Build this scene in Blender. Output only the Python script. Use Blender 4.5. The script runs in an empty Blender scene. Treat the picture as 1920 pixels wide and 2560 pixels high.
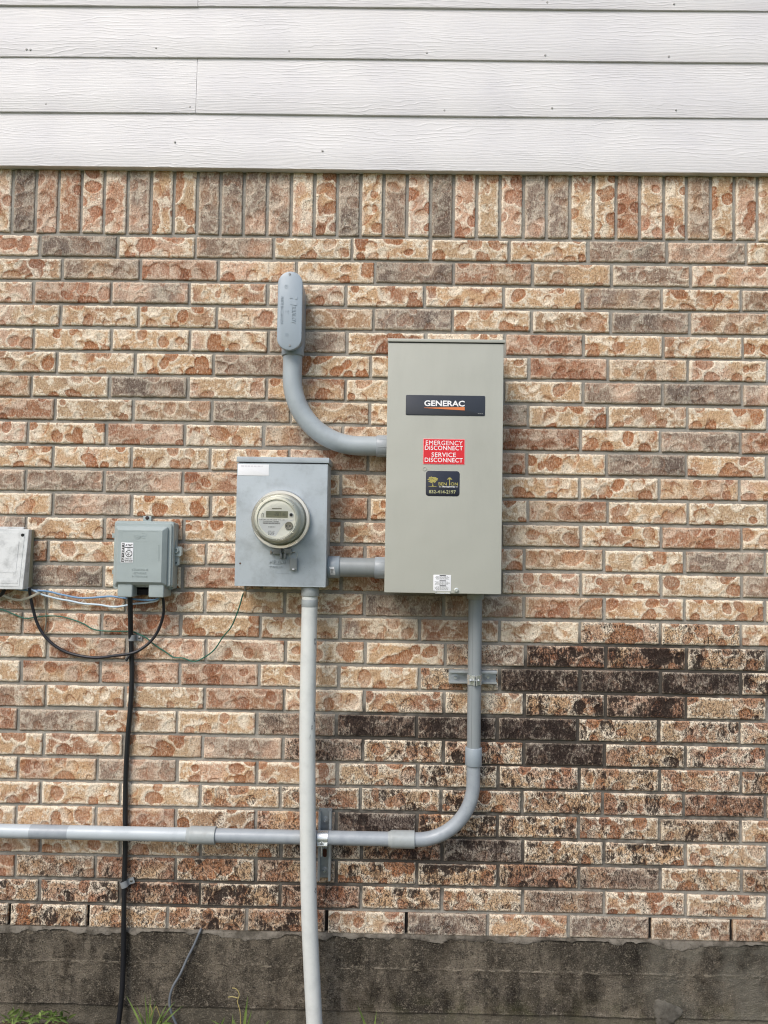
import bpy, bmesh, math, random
import numpy as np
from mathutils import Vector, Matrix
random.seed(7)
RNG = np.random.default_rng(11)
SC = bpy.context.scene
COL = SC.collection

# ------------------------------------------------------------------ camera
Z0 = 2.5                                    # height of the top mortar bed above the soil
FOC = 1923.0                                # focal length in photo pixels (1920 x 2560)
CAM = np.array([1.2, -2.446881, -0.970916 + Z0])
YAW, PITCH, ROLL = 0.0125479, 0.0348318, -0.0160172
def _rot(a, b, c):
    ca, sa, cb, sb, cc, sc = math.cos(a), math.sin(a), math.cos(b), math.sin(b), math.cos(c), math.sin(c)
    return (np.array([[ca, -sa, 0], [sa, ca, 0], [0, 0, 1]]) @ np.array([[1, 0, 0], [0, cb, -sb], [0, sb, cb]])
            @ np.array([[cc, 0, sc], [0, 1, 0], [-sc, 0, cc]]))
RM = _rot(YAW, PITCH, ROLL)
def P(px, py, y=0.0):
    """world point seen at a photo pixel, on the plane y in front of the wall"""
    d = RM @ np.array([(px - 960) / FOC, 1.0, -(py - 1280) / FOC])
    t = (y - CAM[1]) / d[1]
    return Vector(CAM + t * d)
cd = bpy.data.cameras.new("camera")
cam = bpy.data.objects.new("camera", cd); COL.objects.link(cam)
cd.sensor_fit = 'VERTICAL'; cd.sensor_height = 24.0; cd.lens = FOC / 2560 * 24.0
cd.clip_start = 0.05; cd.clip_end = 500
m = Matrix.Identity(4)
for i in range(3):
    m[i][0] = RM[i, 0]; m[i][1] = RM[i, 2]; m[i][2] = -RM[i, 1]; m[i][3] = CAM[i]
cam.matrix_world = m
SC.camera = cam

# ------------------------------------------------------------------ light
SUN_TO = Vector((-0.42, -0.72, 0.86)).normalized()
w = bpy.data.worlds.new("World"); SC.world = w; w.use_nodes = True
wn = w.node_tree.nodes; wn.clear()
sky = wn.new('ShaderNodeTexSky'); sky.sky_type = 'NISHITA'; sky.sun_disc = False
sky.sun_elevation = math.asin(SUN_TO.z); sky.sun_rotation = math.atan2(SUN_TO.x, SUN_TO.y) % (2 * math.pi)
sky.air_density = 1.0; sky.dust_density = 2.5; sky.ozone_density = 1.0
bg = wn.new('ShaderNodeBackground'); bg.inputs['Strength'].default_value = 0.12
wo = wn.new('ShaderNodeOutputWorld')
w.node_tree.links.new(sky.outputs[0], bg.inputs[0]); w.node_tree.links.new(bg.outputs[0], wo.inputs[0])
sl = bpy.data.lights.new("sun", 'SUN'); sl.energy = 1.35; sl.angle = math.radians(26); sl.color = (1.0, 0.96, 0.915)
so = bpy.data.objects.new("sun", sl); COL.objects.link(so)
so.rotation_euler = SUN_TO.to_track_quat('Z', 'Y').to_euler(); so.location = (-3, -5, 6)
SC.view_settings.view_transform = 'Standard'; SC.view_settings.look = 'None'
SC.view_settings.exposure = 0.66; SC.view_settings.gamma = 1.0
SC.cycles.max_bounces = 6; SC.cycles.transparent_max_bounces = 12
SC.cycles.use_denoising = True; SC.cycles.filter_width = 1.1

# ------------------------------------------------------------------ node helpers
def new_mat(name):
    mt = bpy.data.materials.new(name); mt.use_nodes = True
    return mt, mt.node_tree.nodes, mt.node_tree.links, mt.node_tree.nodes['Principled BSDF']
def S(v):                                   # sRGB 0-255 to linear
    return tuple((c / 255 / 12.92 if c / 255 <= .04045 else ((c / 255 + .055) / 1.055) ** 2.4) for c in v) + (1.0,)
class NT:
    def __init__(s, mt): s.n = mt.node_tree.nodes; s.l = mt.node_tree.links
    def _in(s, sock, v):
        if v is None: return
        if isinstance(v, bpy.types.NodeSocket): s.l.new(v, sock)
        else: sock.default_value = v
    def pos(s): return s.n.new('ShaderNodeNewGeometry').outputs['Position']
    def mapv(s, v, scale=(1, 1, 1), loc=(0, 0, 0)):
        k = s.n.new('ShaderNodeMapping'); s._in(k.inputs['Vector'], v)
        k.inputs['Scale'].default_value = scale; k.inputs['Location'].default_value = loc; return k.outputs[0]
    def noise(s, v, scale, detail=3, rough=.55, dist=0.0):
        k = s.n.new('ShaderNodeTexNoise'); s._in(k.inputs['Vector'], v); k.inputs['Scale'].default_value = scale
        k.inputs['Detail'].default_value = detail; k.inputs['Roughness'].default_value = rough
        k.inputs['Distortion'].default_value = dist; return k.outputs['Fac']
    def vor(s, v, scale, feature='F1', rnd=1.0):
        k = s.n.new('ShaderNodeTexVoronoi'); k.feature = feature; s._in(k.inputs['Vector'], v)
        k.inputs['Scale'].default_value = scale; k.inputs['Randomness'].default_value = rnd; return k.outputs['Distance']
    def attr(s, name, out='Fac'):
        k = s.n.new('ShaderNodeAttribute'); k.attribute_name = name; return k.outputs[out]
    def math(s, op, a, b=None, c=None, clamp=False):
        k = s.n.new('ShaderNodeMath'); k.operation = op; k.use_clamp = clamp
        for i, v in enumerate((a, b, c)): s._in(k.inputs[i], v)
        return k.outputs[0]
    def step(s, v, a, b, lo=0.0, hi=1.0):
        k = s.n.new('ShaderNodeMapRange'); k.interpolation_type = 'SMOOTHSTEP'; s._in(k.inputs[0], v)
        k.inputs[1].default_value = a; k.inputs[2].default_value = b; k.inputs[3].default_value = lo; k.inputs[4].default_value = hi
        return k.outputs[0]
    def mix(s, f, a, b, mode='MIX'):
        k = s.n.new('ShaderNodeMix'); k.data_type = 'RGBA'; k.blend_type = mode; k.clamp_factor = True
        s._in(k.inputs[0], f); s._in(k.inputs[6], a); s._in(k.inputs[7], b); return k.outputs[2]
    def bump(s, h, strength, dist, prev=None):
        k = s.n.new('ShaderNodeBump'); s._in(k.inputs['Height'], h); k.inputs['Strength'].default_value = strength
        k.inputs['Distance'].default_value = dist; s._in(k.inputs['Normal'], prev); return k.outputs[0]
    def comb(s, x, y, z):
        k = s.n.new('ShaderNodeCombineXYZ'); s._in(k.inputs[0], x); s._in(k.inputs[1], y); s._in(k.inputs[2], z); return k.outputs[0]
    def sep(s, v):
        k = s.n.new('ShaderNodeSeparateXYZ'); s._in(k.inputs[0], v); return k.outputs

def paint(name, rgb, rough=.45, metal=0.0, dirt=0.12, dirt_rgb=None, bump=.02, scale=18, streak=False, spec=.5):
    """painted or moulded surface: colour with soft wear blotches, small dirt specks, faint orange-peel"""
    mt, n, l, b = new_mat(name); t = NT(mt); p = t.pos()
    c = S(rgb); d = S(dirt_rgb) if dirt_rgb else tuple(x * .55 for x in c[:3]) + (1,)
    v = t.mapv(p, (1, 1, .25)) if streak else p
    f = t.step(t.noise(v, scale, 5, .62), .42, .78)
    f2 = t.step(t.noise(p, 260, 2), .66, .74)
    col = t.mix(t.math('MULTIPLY', f, dirt * 2), c, d)
    col = t.mix(t.math('MULTIPLY', f2, dirt * 1.6), col, d)
    l.new(col, b.inputs['Base Color'])
    l.new(t.math('ADD', t.math('MULTIPLY', f, .15), rough), b.inputs['Roughness'])
    b.inputs['Metallic'].default_value = metal; b.inputs['Specular IOR Level'].default_value = spec
    h = t.math('ADD', t.noise(p, 500, 2), t.math('MULTIPLY', t.noise(p, 40, 2), 1.5))
    nb = t.bump(t.noise(p, 5, 2), .5, bump * .25)
    l.new(t.bump(h, .25, bump * .02, nb), b.inputs['Normal'])
    return mt
def flat(name, rgb, rough=.5, metal=0.0, spec=.5):
    mt, n, l, b = new_mat(name); t = NT(mt); c = S(rgb)
    f = t.noise(t.pos(), 90, 3)
    l.new(t.mix(t.math('MULTIPLY', f, .25), c, tuple(x * .8 for x in c[:3]) + (1,)), b.inputs['Base Color'])
    b.inputs['Roughness'].default_value = rough; b.inputs['Metallic'].default_value = metal
    b.inputs['Specular IOR Level'].default_value = spec
    return mt

# ------------------------------------------------------------------ mesh helpers
LOC = {}
def tag(o, label=None, cat=None, group=None, kind=None):
    if label: o['label'] = label
    if cat: o['category'] = cat
    if group: o['group'] = group
    if kind: o['kind'] = kind
    return o
def thing(name, loc, label, cat, group=None):
    o = bpy.data.objects.new(name, None); COL.objects.link(o); o.location = loc
    o.empty_display_size = .05; LOC[o] = Vector(loc)
    return tag(o, label, cat, group)
def link(name, me, mat, parent=None, loc=None):
    o = bpy.data.objects.new(name, me); COL.objects.link(o)
    if mat and not me.materials: me.materials.append(mat)
    off = LOC[parent] if parent else Vector(loc or (0, 0, 0))
    me.transform(Matrix.Translation(-off))
    if parent: o.parent = parent
    else: o.location = off
    LOC[o] = off
    return o
def part(name, bm, mat, parent=None, loc=None, smooth=False, angle=35):
    me = bpy.data.meshes.new(name); bm.normal_update(); bm.to_mesh(me); bm.free()
    if smooth:
        me.polygons.foreach_set('use_smooth', [True] * len(me.polygons))
        me.set_sharp_from_angle(angle=math.radians(angle))
    return link(name, me, mat, parent, loc)
def box(x0, x1, y0, y1, z0, z1, bev=0.0, seg=2, bm=None):
    bm = bm or bmesh.new()
    r = bmesh.ops.create_cube(bm, size=1.0, matrix=Matrix.Translation(((x0 + x1) / 2, (y0 + y1) / 2, (z0 + z1) / 2)) @
                              Matrix.Diagonal((abs(x1 - x0), abs(y1 - y0), abs(z1 - z0), 1)))
    if bev:
        es = list({e for v in r['verts'] for e in v.link_edges})
        bmesh.ops.bevel(bm, geom=es, offset=bev, segments=seg, profile=.6, affect='EDGES')
    return bm
def rrect(x0, x1, z0, z1, r, n=6):
    pts = []
    for cx, cz, a in ((x1 - r, z1 - r, 0), (x0 + r, z1 - r, 90), (x0 + r, z0 + r, 180), (x1 - r, z0 + r, 270)):
        for k in range(n + 1):
            t = math.radians(a + 90 * k / n); pts.append((cx + r * math.cos(t), cz + r * math.sin(t)))
    return pts
def loft(outlines, cap=True, bm=None):
    """outlines: list of (list of (x,z), y) from back to front, same counts -> closed skin"""
    bm = bm or bmesh.new(); rings = []
    for pts, y in outlines:
        rings.append([bm.verts.new((x, y, z)) for x, z in pts])
    n = len(rings[0])
    for a, b in zip(rings, rings[1:]):
        for i in range(n):
            bm.faces.new((a[i], a[(i + 1) % n], b[(i + 1) % n], b[i]))
    if cap:
        bm.faces.new(list(reversed(rings[0]))); bm.faces.new(rings[-1])
    bmesh.ops.recalc_face_normals(bm, faces=bm.faces[:])
    return bm
def prism(pts, y0, y1, bev=0.0, bm=None):
    if bev:
        cx = sum(p[0] for p in pts) / len(pts); cz = sum(p[1] for p in pts) / len(pts)
        hx = max(abs(p[0] - cx) for p in pts); hz = max(abs(p[1] - cz) for p in pts)
        q = [(cx + (x - cx) * (1 - bev / hx), cz + (z - cz) * (1 - bev / hz)) for x, z in pts]
        h = [(cx + (x - cx) * (1 - bev * .3 / hx), cz + (z - cz) * (1 - bev * .3 / hz)) for x, z in pts]
        return loft([(pts, y0), (pts, y1 + bev * (1 if y1 < y0 else -1)), (h, y1 + bev * .3 * (1 if y1 < y0 else -1)), (q, y1)], bm=bm)
    return loft([(pts, y0), (pts, y1)], bm=bm)
def circle(cx, cz, r, n=40):
    return [(cx + r * math.cos(2 * math.pi * k / n), cz + r * math.sin(2 * math.pi * k / n)) for k in range(n)]
def lathe(cx, cz, prof, n=64, bm=None, close=False):
    """prof: list of (radius, y); turned about the y axis through (cx,cz)"""
    bm = bm or bmesh.new(); rings = []
    for r, y in prof:
        if r < 1e-6: rings.append([bm.verts.new((cx, y, cz))])
        else: rings.append([bm.verts.new((cx + r * math.cos(2 * math.pi * k / n), y, cz + r * math.sin(2 * math.pi * k / n))) for k in range(n)])
    prs = list(zip(rings, rings[1:])) + ([(rings[-1], rings[0])] if close else [])
    for a, b in prs:
        for i in range(n):
            j = (i + 1) % n
            if len(a) == 1: bm.faces.new((a[0], b[i], b[j]))
            elif len(b) == 1: bm.faces.new((a[i], a[j], b[0]))
            else: bm.faces.new((a[i], a[j], b[j], b[i]))
    bmesh.ops.recalc_face_normals(bm, faces=bm.faces[:])
    return bm
def smooth_path(pts, n=8):
    pts = [Vector(p) for p in pts]; q = [pts[0] * 2 - pts[1]] + pts + [pts[-1] * 2 - pts[-2]]; out = []
    for i in range(1, len(q) - 2):
        a, b, c, d = q[i - 1:i + 3]
        for k in range(n):
            t = k / n
            out.append(.5 * ((2 * b) + (c - a) * t + (2 * a - 5 * b + 4 * c - d) * t * t + (3 * b - a - 3 * c + d) * t ** 3))
    out.append(pts[-1]); return out
def tube(path, rad, n=24, bm=None, cap=True, flatten=1.0):
    """swept round section; rad is a number or one radius per path point"""
    bm = bm or bmesh.new(); path = [Vector(p) for p in path]; rings = []
    rr = rad if isinstance(rad, (list, tuple)) else [rad] * len(path)
    up = None
    for i, p in enumerate(path):
        t = (path[min(i + 1, len(path) - 1)] - path[max(i - 1, 0)])
        if t.length < 1e-9: t = (path[min(i + 2, len(path) - 1)] - path[max(i - 2, 0)])
        t.normalize()
        if up is None: up = Vector((0, 1, 0)) if abs(t.y) < .9 else Vector((0, 0, 1))
        u = (up - t * up.dot(t)).normalized(); v = t.cross(u); up = u
        rings.append([bm.verts.new(p + (u * math.cos(2 * math.pi * k / n) * flatten + v * math.sin(2 * math.pi * k / n)) * rr[i]) for k in range(n)])
    for a, b in zip(rings, rings[1:]):
        for i in range(n): bm.faces.new((a[i], a[(i + 1) % n], b[(i + 1) % n], b[i]))
    if cap:
        bm.faces.new(list(reversed(rings[0]))); bm.faces.new(rings[-1])
    bmesh.ops.recalc_face_normals(bm, faces=bm.faces[:])
    return bm
def collar(p0, p1, r, ch=.0015, n=40, bm=None, bore=None):
    """short socket: cylinder with eased ends between two points"""
    p0, p1 = Vector(p0), Vector(p1); d = (p1 - p0).normalized()
    return tube([p0, p0 + d * ch * .4, p0 + d * ch, p1 - d * ch, p1 - d * ch * .4, p1], [r - ch, r - ch * .35, r, r, r - ch * .35, r - ch], n, bm)
def text(s, parent, mat, x0, x1, z0, z1, y, thick=.0004, bold=0.0, rot=0, name='lettering', space=1.0, shear=0.0):
    """lettering fitted to a rectangle on the plane y, facing out from the wall (rot in degrees, clockwise)"""
    cu = bpy.data.curves.new('txt', 'FONT'); cu.body = s; cu.size = 1.0; cu.offset = bold; cu.extrude = .5; cu.space_character = space
    cu.shear = shear; cu.resolution_u = 4
    o = bpy.data.objects.new('txt', cu); COL.objects.link(o)
    dg = bpy.context.evaluated_depsgraph_get(); dg.update()
    me = bpy.data.meshes.new_from_object(o.evaluated_get(dg)); bpy.data.objects.remove(o); bpy.data.curves.remove(cu)
    co = np.empty(len(me.vertices) * 3); me.vertices.foreach_get('co', co); co = co.reshape(-1, 3)
    if rot == 90: co = np.stack([co[:, 1], -co[:, 0], co[:, 2]], 1)
    a, b = co.min(0), co.max(0)
    u = (co - a) / np.maximum(b - a, 1e-9)
    out = np.stack([x0 + u[:, 0] * (x1 - x0), y - u[:, 2] * thick, z0 + u[:, 1] * (z1 - z0)], 1)
    me.vertices.foreach_set('co', out.ravel()); me.update(); me.name = name
    return link(name, me, mat, parent)
def R(px0, py0, px1, py1, y):
    a, b, c, d = P(px0, py0, y), P(px1, py0, y), P(px0, py1, y), P(px1, py1, y)
    return (a.x + c.x) / 2, (b.x + d.x) / 2, (c.z + d.z) / 2, (a.z + b.z) / 2      # x0,x1,z0,z1
def strokes(lines, r, parent, mat, name, n=6):
    bm = bmesh.new()
    for ln in lines: tube(ln, r, n, bm)
    return part(name, bm, mat, parent, smooth=True)

# ================================================================== HOUSE WALL
PER, CH = 0.253266, 0.0762
PH = [.0397, .1154, .0231, .1133, .0280, .1065, .0263, .1053, .0204, .1031, .0175, .1079, .0238, .0972, .0239, .0981, .0220,
      .1042, .0228, .1031, .0175, .1021, .0223, .0971, .0214, .1026, .0244, .1032]
ROWS = """P D P B C C C C B B C
C B R P C D R T T P C
P R B C P C C C B C T
P C C P T B C C B T C
C C C C B C C R C C C
C C C B C C C R T C C
R C B C R C C C B D B
R C T B T C B C C C C
P C R C B T C R C B R
C C C C R R R C D C C
B B B R C T T C C R P
C B C C R C C R C C C
B C R C C C C T C R C
R C C C R R C T C B C
B B C R C R B C C C B
C C C C C D B R C C C
T P R C C T T C C2 C2 C
C R P P C C T1 R6 R7 C5 C3
C R R R C C C2 D8 D8 D6 C5
T C C R C C1 C1 C5 R7 C3 C3
R B C C B1 D7 D8 D8 C4 C3 C2
C C R B B4 C3 C5 D8 C4 C3 C3
C R B C C C2 C3 P4 C4 C3 C3
C C C C1 C2 C3 C4 C4 C3 R4 R3
C C R C1 R2 D5 C5 C4 C2 T3 C1
C C C1 C2 T3 R6 D5 C4 C4 C1 C2
R T2 R3 C4 R4 C4 C5 R5 B3 C2 R3
C3 C4 R5 C5 R5 C3 C2 B2 C1 C1 C1
C3 C4 C3 T5 R5 C1 B1 C1 B1 T1 B1""".split('\n')
ROWS = [r.split() for r in ROWS]
J28 = [.0104, .2589, .5097, .7591, 1.0094, 1.2601, 1.5148, 1.7668, 2.0196, 2.271]
WEEP = {.0104, .2589, 1.0094, 1.2601, 2.0196, 2.271}
SOLD = [-.0548, .0215, .0956, .1703, .245, .3218, .3972, .4717, .5484, .6235, .6994, .7759, .8532, .9281, 1.003, 1.0778, 1.1523,
        1.228, 1.3042, 1.378, 1.4533, 1.5278, 1.6037, 1.6781, 1.7532, 1.8282, 1.9016, 1.9773, 2.0544, 2.1269, 2.2046, 2.2793, 2.3532]
SOLDT = "P D R R P P B C C B B B B C C B C B C D P C P B B C C R C C B C P C".split()
TONES = {   # body (between the thumb marks), mark, mark strength, cream amount
    'C': ((206, 174, 138), (172, 114, 76), 1.0, 1.0),
    'P': ((208, 174, 149), (176, 120, 92), .95, .9),
    'T': ((180, 149, 119), (156, 110, 82), .8, .75),
    'R': ((172, 130, 103), (140, 87, 65), .95, .5),
    'B': ((154, 134, 118), (138, 108, 92), .6, .5),
    'D': ((120, 106, 96), (108, 90, 80), .55, .35)}
KIN = {'C': 'PTRC', 'P': 'CTR', 'T': 'CBR', 'R': 'TCP', 'B': 'TDP', 'D': 'BB'}
X_L, X_R = -0.75, 3.1
JW = 0.0105                                     # mortar joint
def brick_list():
    out = []
    for r in range(29):
        zt, zb = Z0 - r * CH - JW / 2, Z0 - (r + 1) * CH + JW / 2
        if r < 28: js = [PH[r] + c * PER for c in range(-4, 14)]; c0 = -4
        else: js = [J28[0] - .2505 * k for k in (3, 2, 1)] + J28 + [J28[-1] + .2525 * k for k in (1, 2, 3)]; c0 = -3
        for i in range(len(js) - 1):
            c = c0 + i; k = c + 1
            tok = ROWS[r][k] if 0 <= k < len(ROWS[r]) else random.choice('CCCRTBP') + (str(random.choice((1, 2, 3))) if r > 20 else '')
            a, b = js[i] + JW / 2, js[i + 1] - JW / 2
            a += random.uniform(-.001, .001); b += random.uniform(-.001, .001)
            if r == 28:
                if js[i] in WEEP: a += .0005
                if js[i + 1] in WEEP: b -= .0005
            if b < X_L or a > X_R: continue
            dz = random.uniform(-.0012, .0012)
            out.append((a, b, zb + dz + random.uniform(-.0008, .0008), zt + dz + random.uniform(-.0008, .0008), tok[0], int(tok[1:] or 0), 0))
    js = [SOLD[0] - .0755 * k for k in range(9, 0, -1)] + SOLD + [SOLD[-1] + .0755 * k for k in range(1, 11)]
    for i in range(len(js) - 1):
        k = i - 9 + 1
        t = SOLDT[k] if 0 <= k < len(SOLDT) else random.choice('CCPBT')
        out.append((js[i] + JW / 2, js[i + 1] - JW / 2, Z0 + JW / 2 + random.uniform(-.002, .002), Z0 + .236, t, 0, 1))
    return out
BR = brick_list()

def snoise(u, v, seed, octaves=3):
    """cheap smooth value noise on arrays"""
    r = np.random.default_rng(seed); tot = np.zeros_like(u); amp = 1.0
    for o in range(octaves):
        g = r.random((64, 64)); fu, fv = u * 2 ** o, v * 2 ** o
        iu, iv = np.floor(fu).astype(int), np.floor(fv).astype(int); a, b = fu - iu, fv - iv
        a, b = a * a * (3 - 2 * a), b * b * (3 - 2 * b)
        G = lambda i, j: g[i % 64, j % 64]
        tot += amp * ((G(iu, iv) * (1 - a) + G(iu + 1, iv) * a) * (1 - b) + (G(iu, iv + 1) * (1 - a) + G(iu + 1, iv + 1) * a) * b - .5)
        amp *= .5
    return tot

def build_bricks(bricks, name, parent):
    VS, FS, A = [], [], {k: [] for k in ('bd', 'bu', 'bt', 'edge', 'stain', 'mstr', 'rimw')}; CB, CM = [], []
    base = 0; sp = .0036
    for bi, (x0, x1, z0, z1, tone, stain, vert) in enumerate(bricks):
        nx, nz = max(4, int((x1 - x0) / sp)), max(4, int((z1 - z0) / sp))
        u = np.linspace(0, 1, nx + 1); v = np.linspace(0, 1, nz + 1)
        U, V = np.meshgrid(u, v, indexing='ij')
        X = x0 + U * (x1 - x0); Z = z0 + V * (z1 - z0)
        ex, ez = np.minimum(X - x0, x1 - X), np.minimum(Z - z0, z1 - Z)
        e = np.minimum(ex, ez)
        # ragged arrises
        rag = lambda t, s: .0016 * snoise(t * 90 + s * 7.3, np.full_like(t, s * 3.1), bi % 97 + 3, 3)
        wgt = np.clip(1 - e / .008, 0, 1)
        X2 = X + wgt * np.where(ex < .008, rag(Z, bi) * (ex < .008), 0)
        Z2 = Z + wgt * np.where(ez < .008, rag(X, bi + .5) * 1.3, 0)
        # thumb marks
        W, H = x1 - x0, z1 - z0
        area = W * H; nb = int(area / .0019 * random.uniform(.8, 1.2))
        bd = np.full(X.shape, 9.0); bu = np.zeros(X.shape); bt = np.full(X.shape, .5); cs = []
        for k in range(nb * 4):
            if len(cs) >= nb: break
            cx, cz = random.uniform(x0, x1), random.uniform(z0, z1)
            if random.random() < .45: 
                if vert: cx = random.choice((x0, x1)) + random.uniform(-.006, .008)
                else: cz = random.choice((z0, z1)) + random.uniform(-.004, .010)
            r = random.uniform(.0105, .0245)
            if any((cx - q[0]) ** 2 + (cz - q[1]) ** 2 < (.62 * (r + q[2])) ** 2 for q in cs): continue
            cs.append((cx, cz, r))
            an, st, rt = random.uniform(0, 3.14), random.uniform(1.0, 1.6), random.uniform(-.9, 2.6)
            dx, dz = X - cx, Z - cz
            p, q = (dx * math.cos(an) + dz * math.sin(an)) / st, -dx * math.sin(an) + dz * math.cos(an)
            d = np.sqrt(p * p + q * q) / r + .30 * snoise(X * 48 + k, Z * 48, bi % 53 + k, 2)
            uu = (dx * math.cos(rt) + dz * math.sin(rt)) / r
            sel = d < bd; bd = np.where(sel, d, bd); bu = np.where(sel, uu, bu); bt = np.where(sel, random.random(), bt)
        bd = np.minimum(bd, 3.0)
        # relief: marks pressed in, with a soft pushed-up lip; eased arris; coarse unevenness
        sm = lambda a, b, t: (lambda q: q * q * (3 - 2 * q))(np.clip((t - a) / (b - a), 0, 1))
        rel = -.0017 * (1 - sm(.75, 1.05, bd)) + .0013 * np.exp(-((bd - 1.16) / .16) ** 2)
        rel += .0012 * snoise(X * 40, Z * 40, bi % 61 + 9, 3)
        rel *= np.clip(e / .006, .15, 1)
        rel -= .0030 * np.clip(1 - e / .0042, 0, 1) ** 2
        jit = random.uniform(-.0012, .0012)
        Y = -rel + jit
        n = (nx + 1) * (nz + 1)
        front = np.stack([X2, Y, Z2], -1).reshape(-1, 3)
        idx = np.arange(n).reshape(nx + 1, nz + 1) + base
        f = np.stack([idx[:-1, :-1], idx[1:, :-1], idx[1:, 1:], idx[:-1, 1:]], -1).reshape(-1, 4)
        # border ring going back into the wall
        bor = np.concatenate([idx[:, 0], idx[-1, 1:], idx[-2::-1, -1], idx[0, -2:0:-1]])
        bp = front[bor - base].copy(); bp[:, 1] = .055
        bidx = np.arange(len(bor)) + base + n
        f2 = np.stack([bor, np.roll(bidx, 0), np.roll(bidx, -1), np.roll(bor, -1)], -1)
        VS += [front, bp]; FS += [f, f2]
        ext = lambda a: np.concatenate([a.ravel(), a.ravel()[bor - base]])
        body, mark, ms, rim = TONES[tone]
        k = random.uniform(.9, 1.08); hue = random.uniform(-.04, .04)
        N = n + len(bor); kin = TONES[random.choice(KIN[tone])]
        wk = ext(np.clip(.5 + 2.6 * snoise(X * 13 + bi, Z * 13, bi % 41 + 2, 2) - .35, 0, 1))[:, None]
        tint = k * np.array([1 + hue, 1, 1 - hue])
        cb = (np.array(S(body)[:3]) * (1 - wk) + np.array(S(kin[0])[:3]) * wk) * tint
        cm = (np.array(S(mark)[:3]) * (1 - wk) + np.array(S(kin[1])[:3]) * wk) * k * random.uniform(.9, 1.12)
        A['bd'].append(ext(bd)); A['bu'].append(ext(bu)); A['bt'].append(ext(bt)); A['edge'].append(np.concatenate([e.ravel(), np.full(len(bor), .16)]))
        A['stain'].append(np.full(N, min((stain * .82 + 1.0) / 9.0, .74) if stain else 0.0)); A['mstr'].append(np.full(N, ms * random.uniform(.75, 1.05))); A['rimw'].append(np.full(N, rim))
        CB.append(np.concatenate([cb, np.ones((N, 1))], 1)); CM.append(np.concatenate([cm, np.ones((N, 1))], 1))
        base += N
    V = np.concatenate(VS); F = np.concatenate(FS)
    me = bpy.data.meshes.new(name)
    me.vertices.add(len(V)); me.vertices.foreach_set('co', V.astype(np.float32).ravel())
    me.loops.add(F.size); me.loops.foreach_set('vertex_index', F.astype(np.int32).ravel())
    me.polygons.add(len(F)); me.polygons.foreach_set('loop_start', np.arange(0, F.size, 4, dtype=np.int32))
    me.update(calc_edges=True); me.validate()
    for k, a in A.items():
        at = me.attributes.new(k, 'FLOAT', 'POINT'); at.data.foreach_set('value', np.concatenate(a).astype(np.float32))
    for k, a in (('cbody', CB), ('cmark', CM)):
        at = me.attributes.new(k, 'FLOAT_COLOR', 'POINT'); at.data.foreach_set('color', np.concatenate(a).astype(np.float32).ravel())
    me.polygons.foreach_set('use_smooth', [True] * len(me.polygons))
    return link(name, me, M_BRICK, parent)

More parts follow.
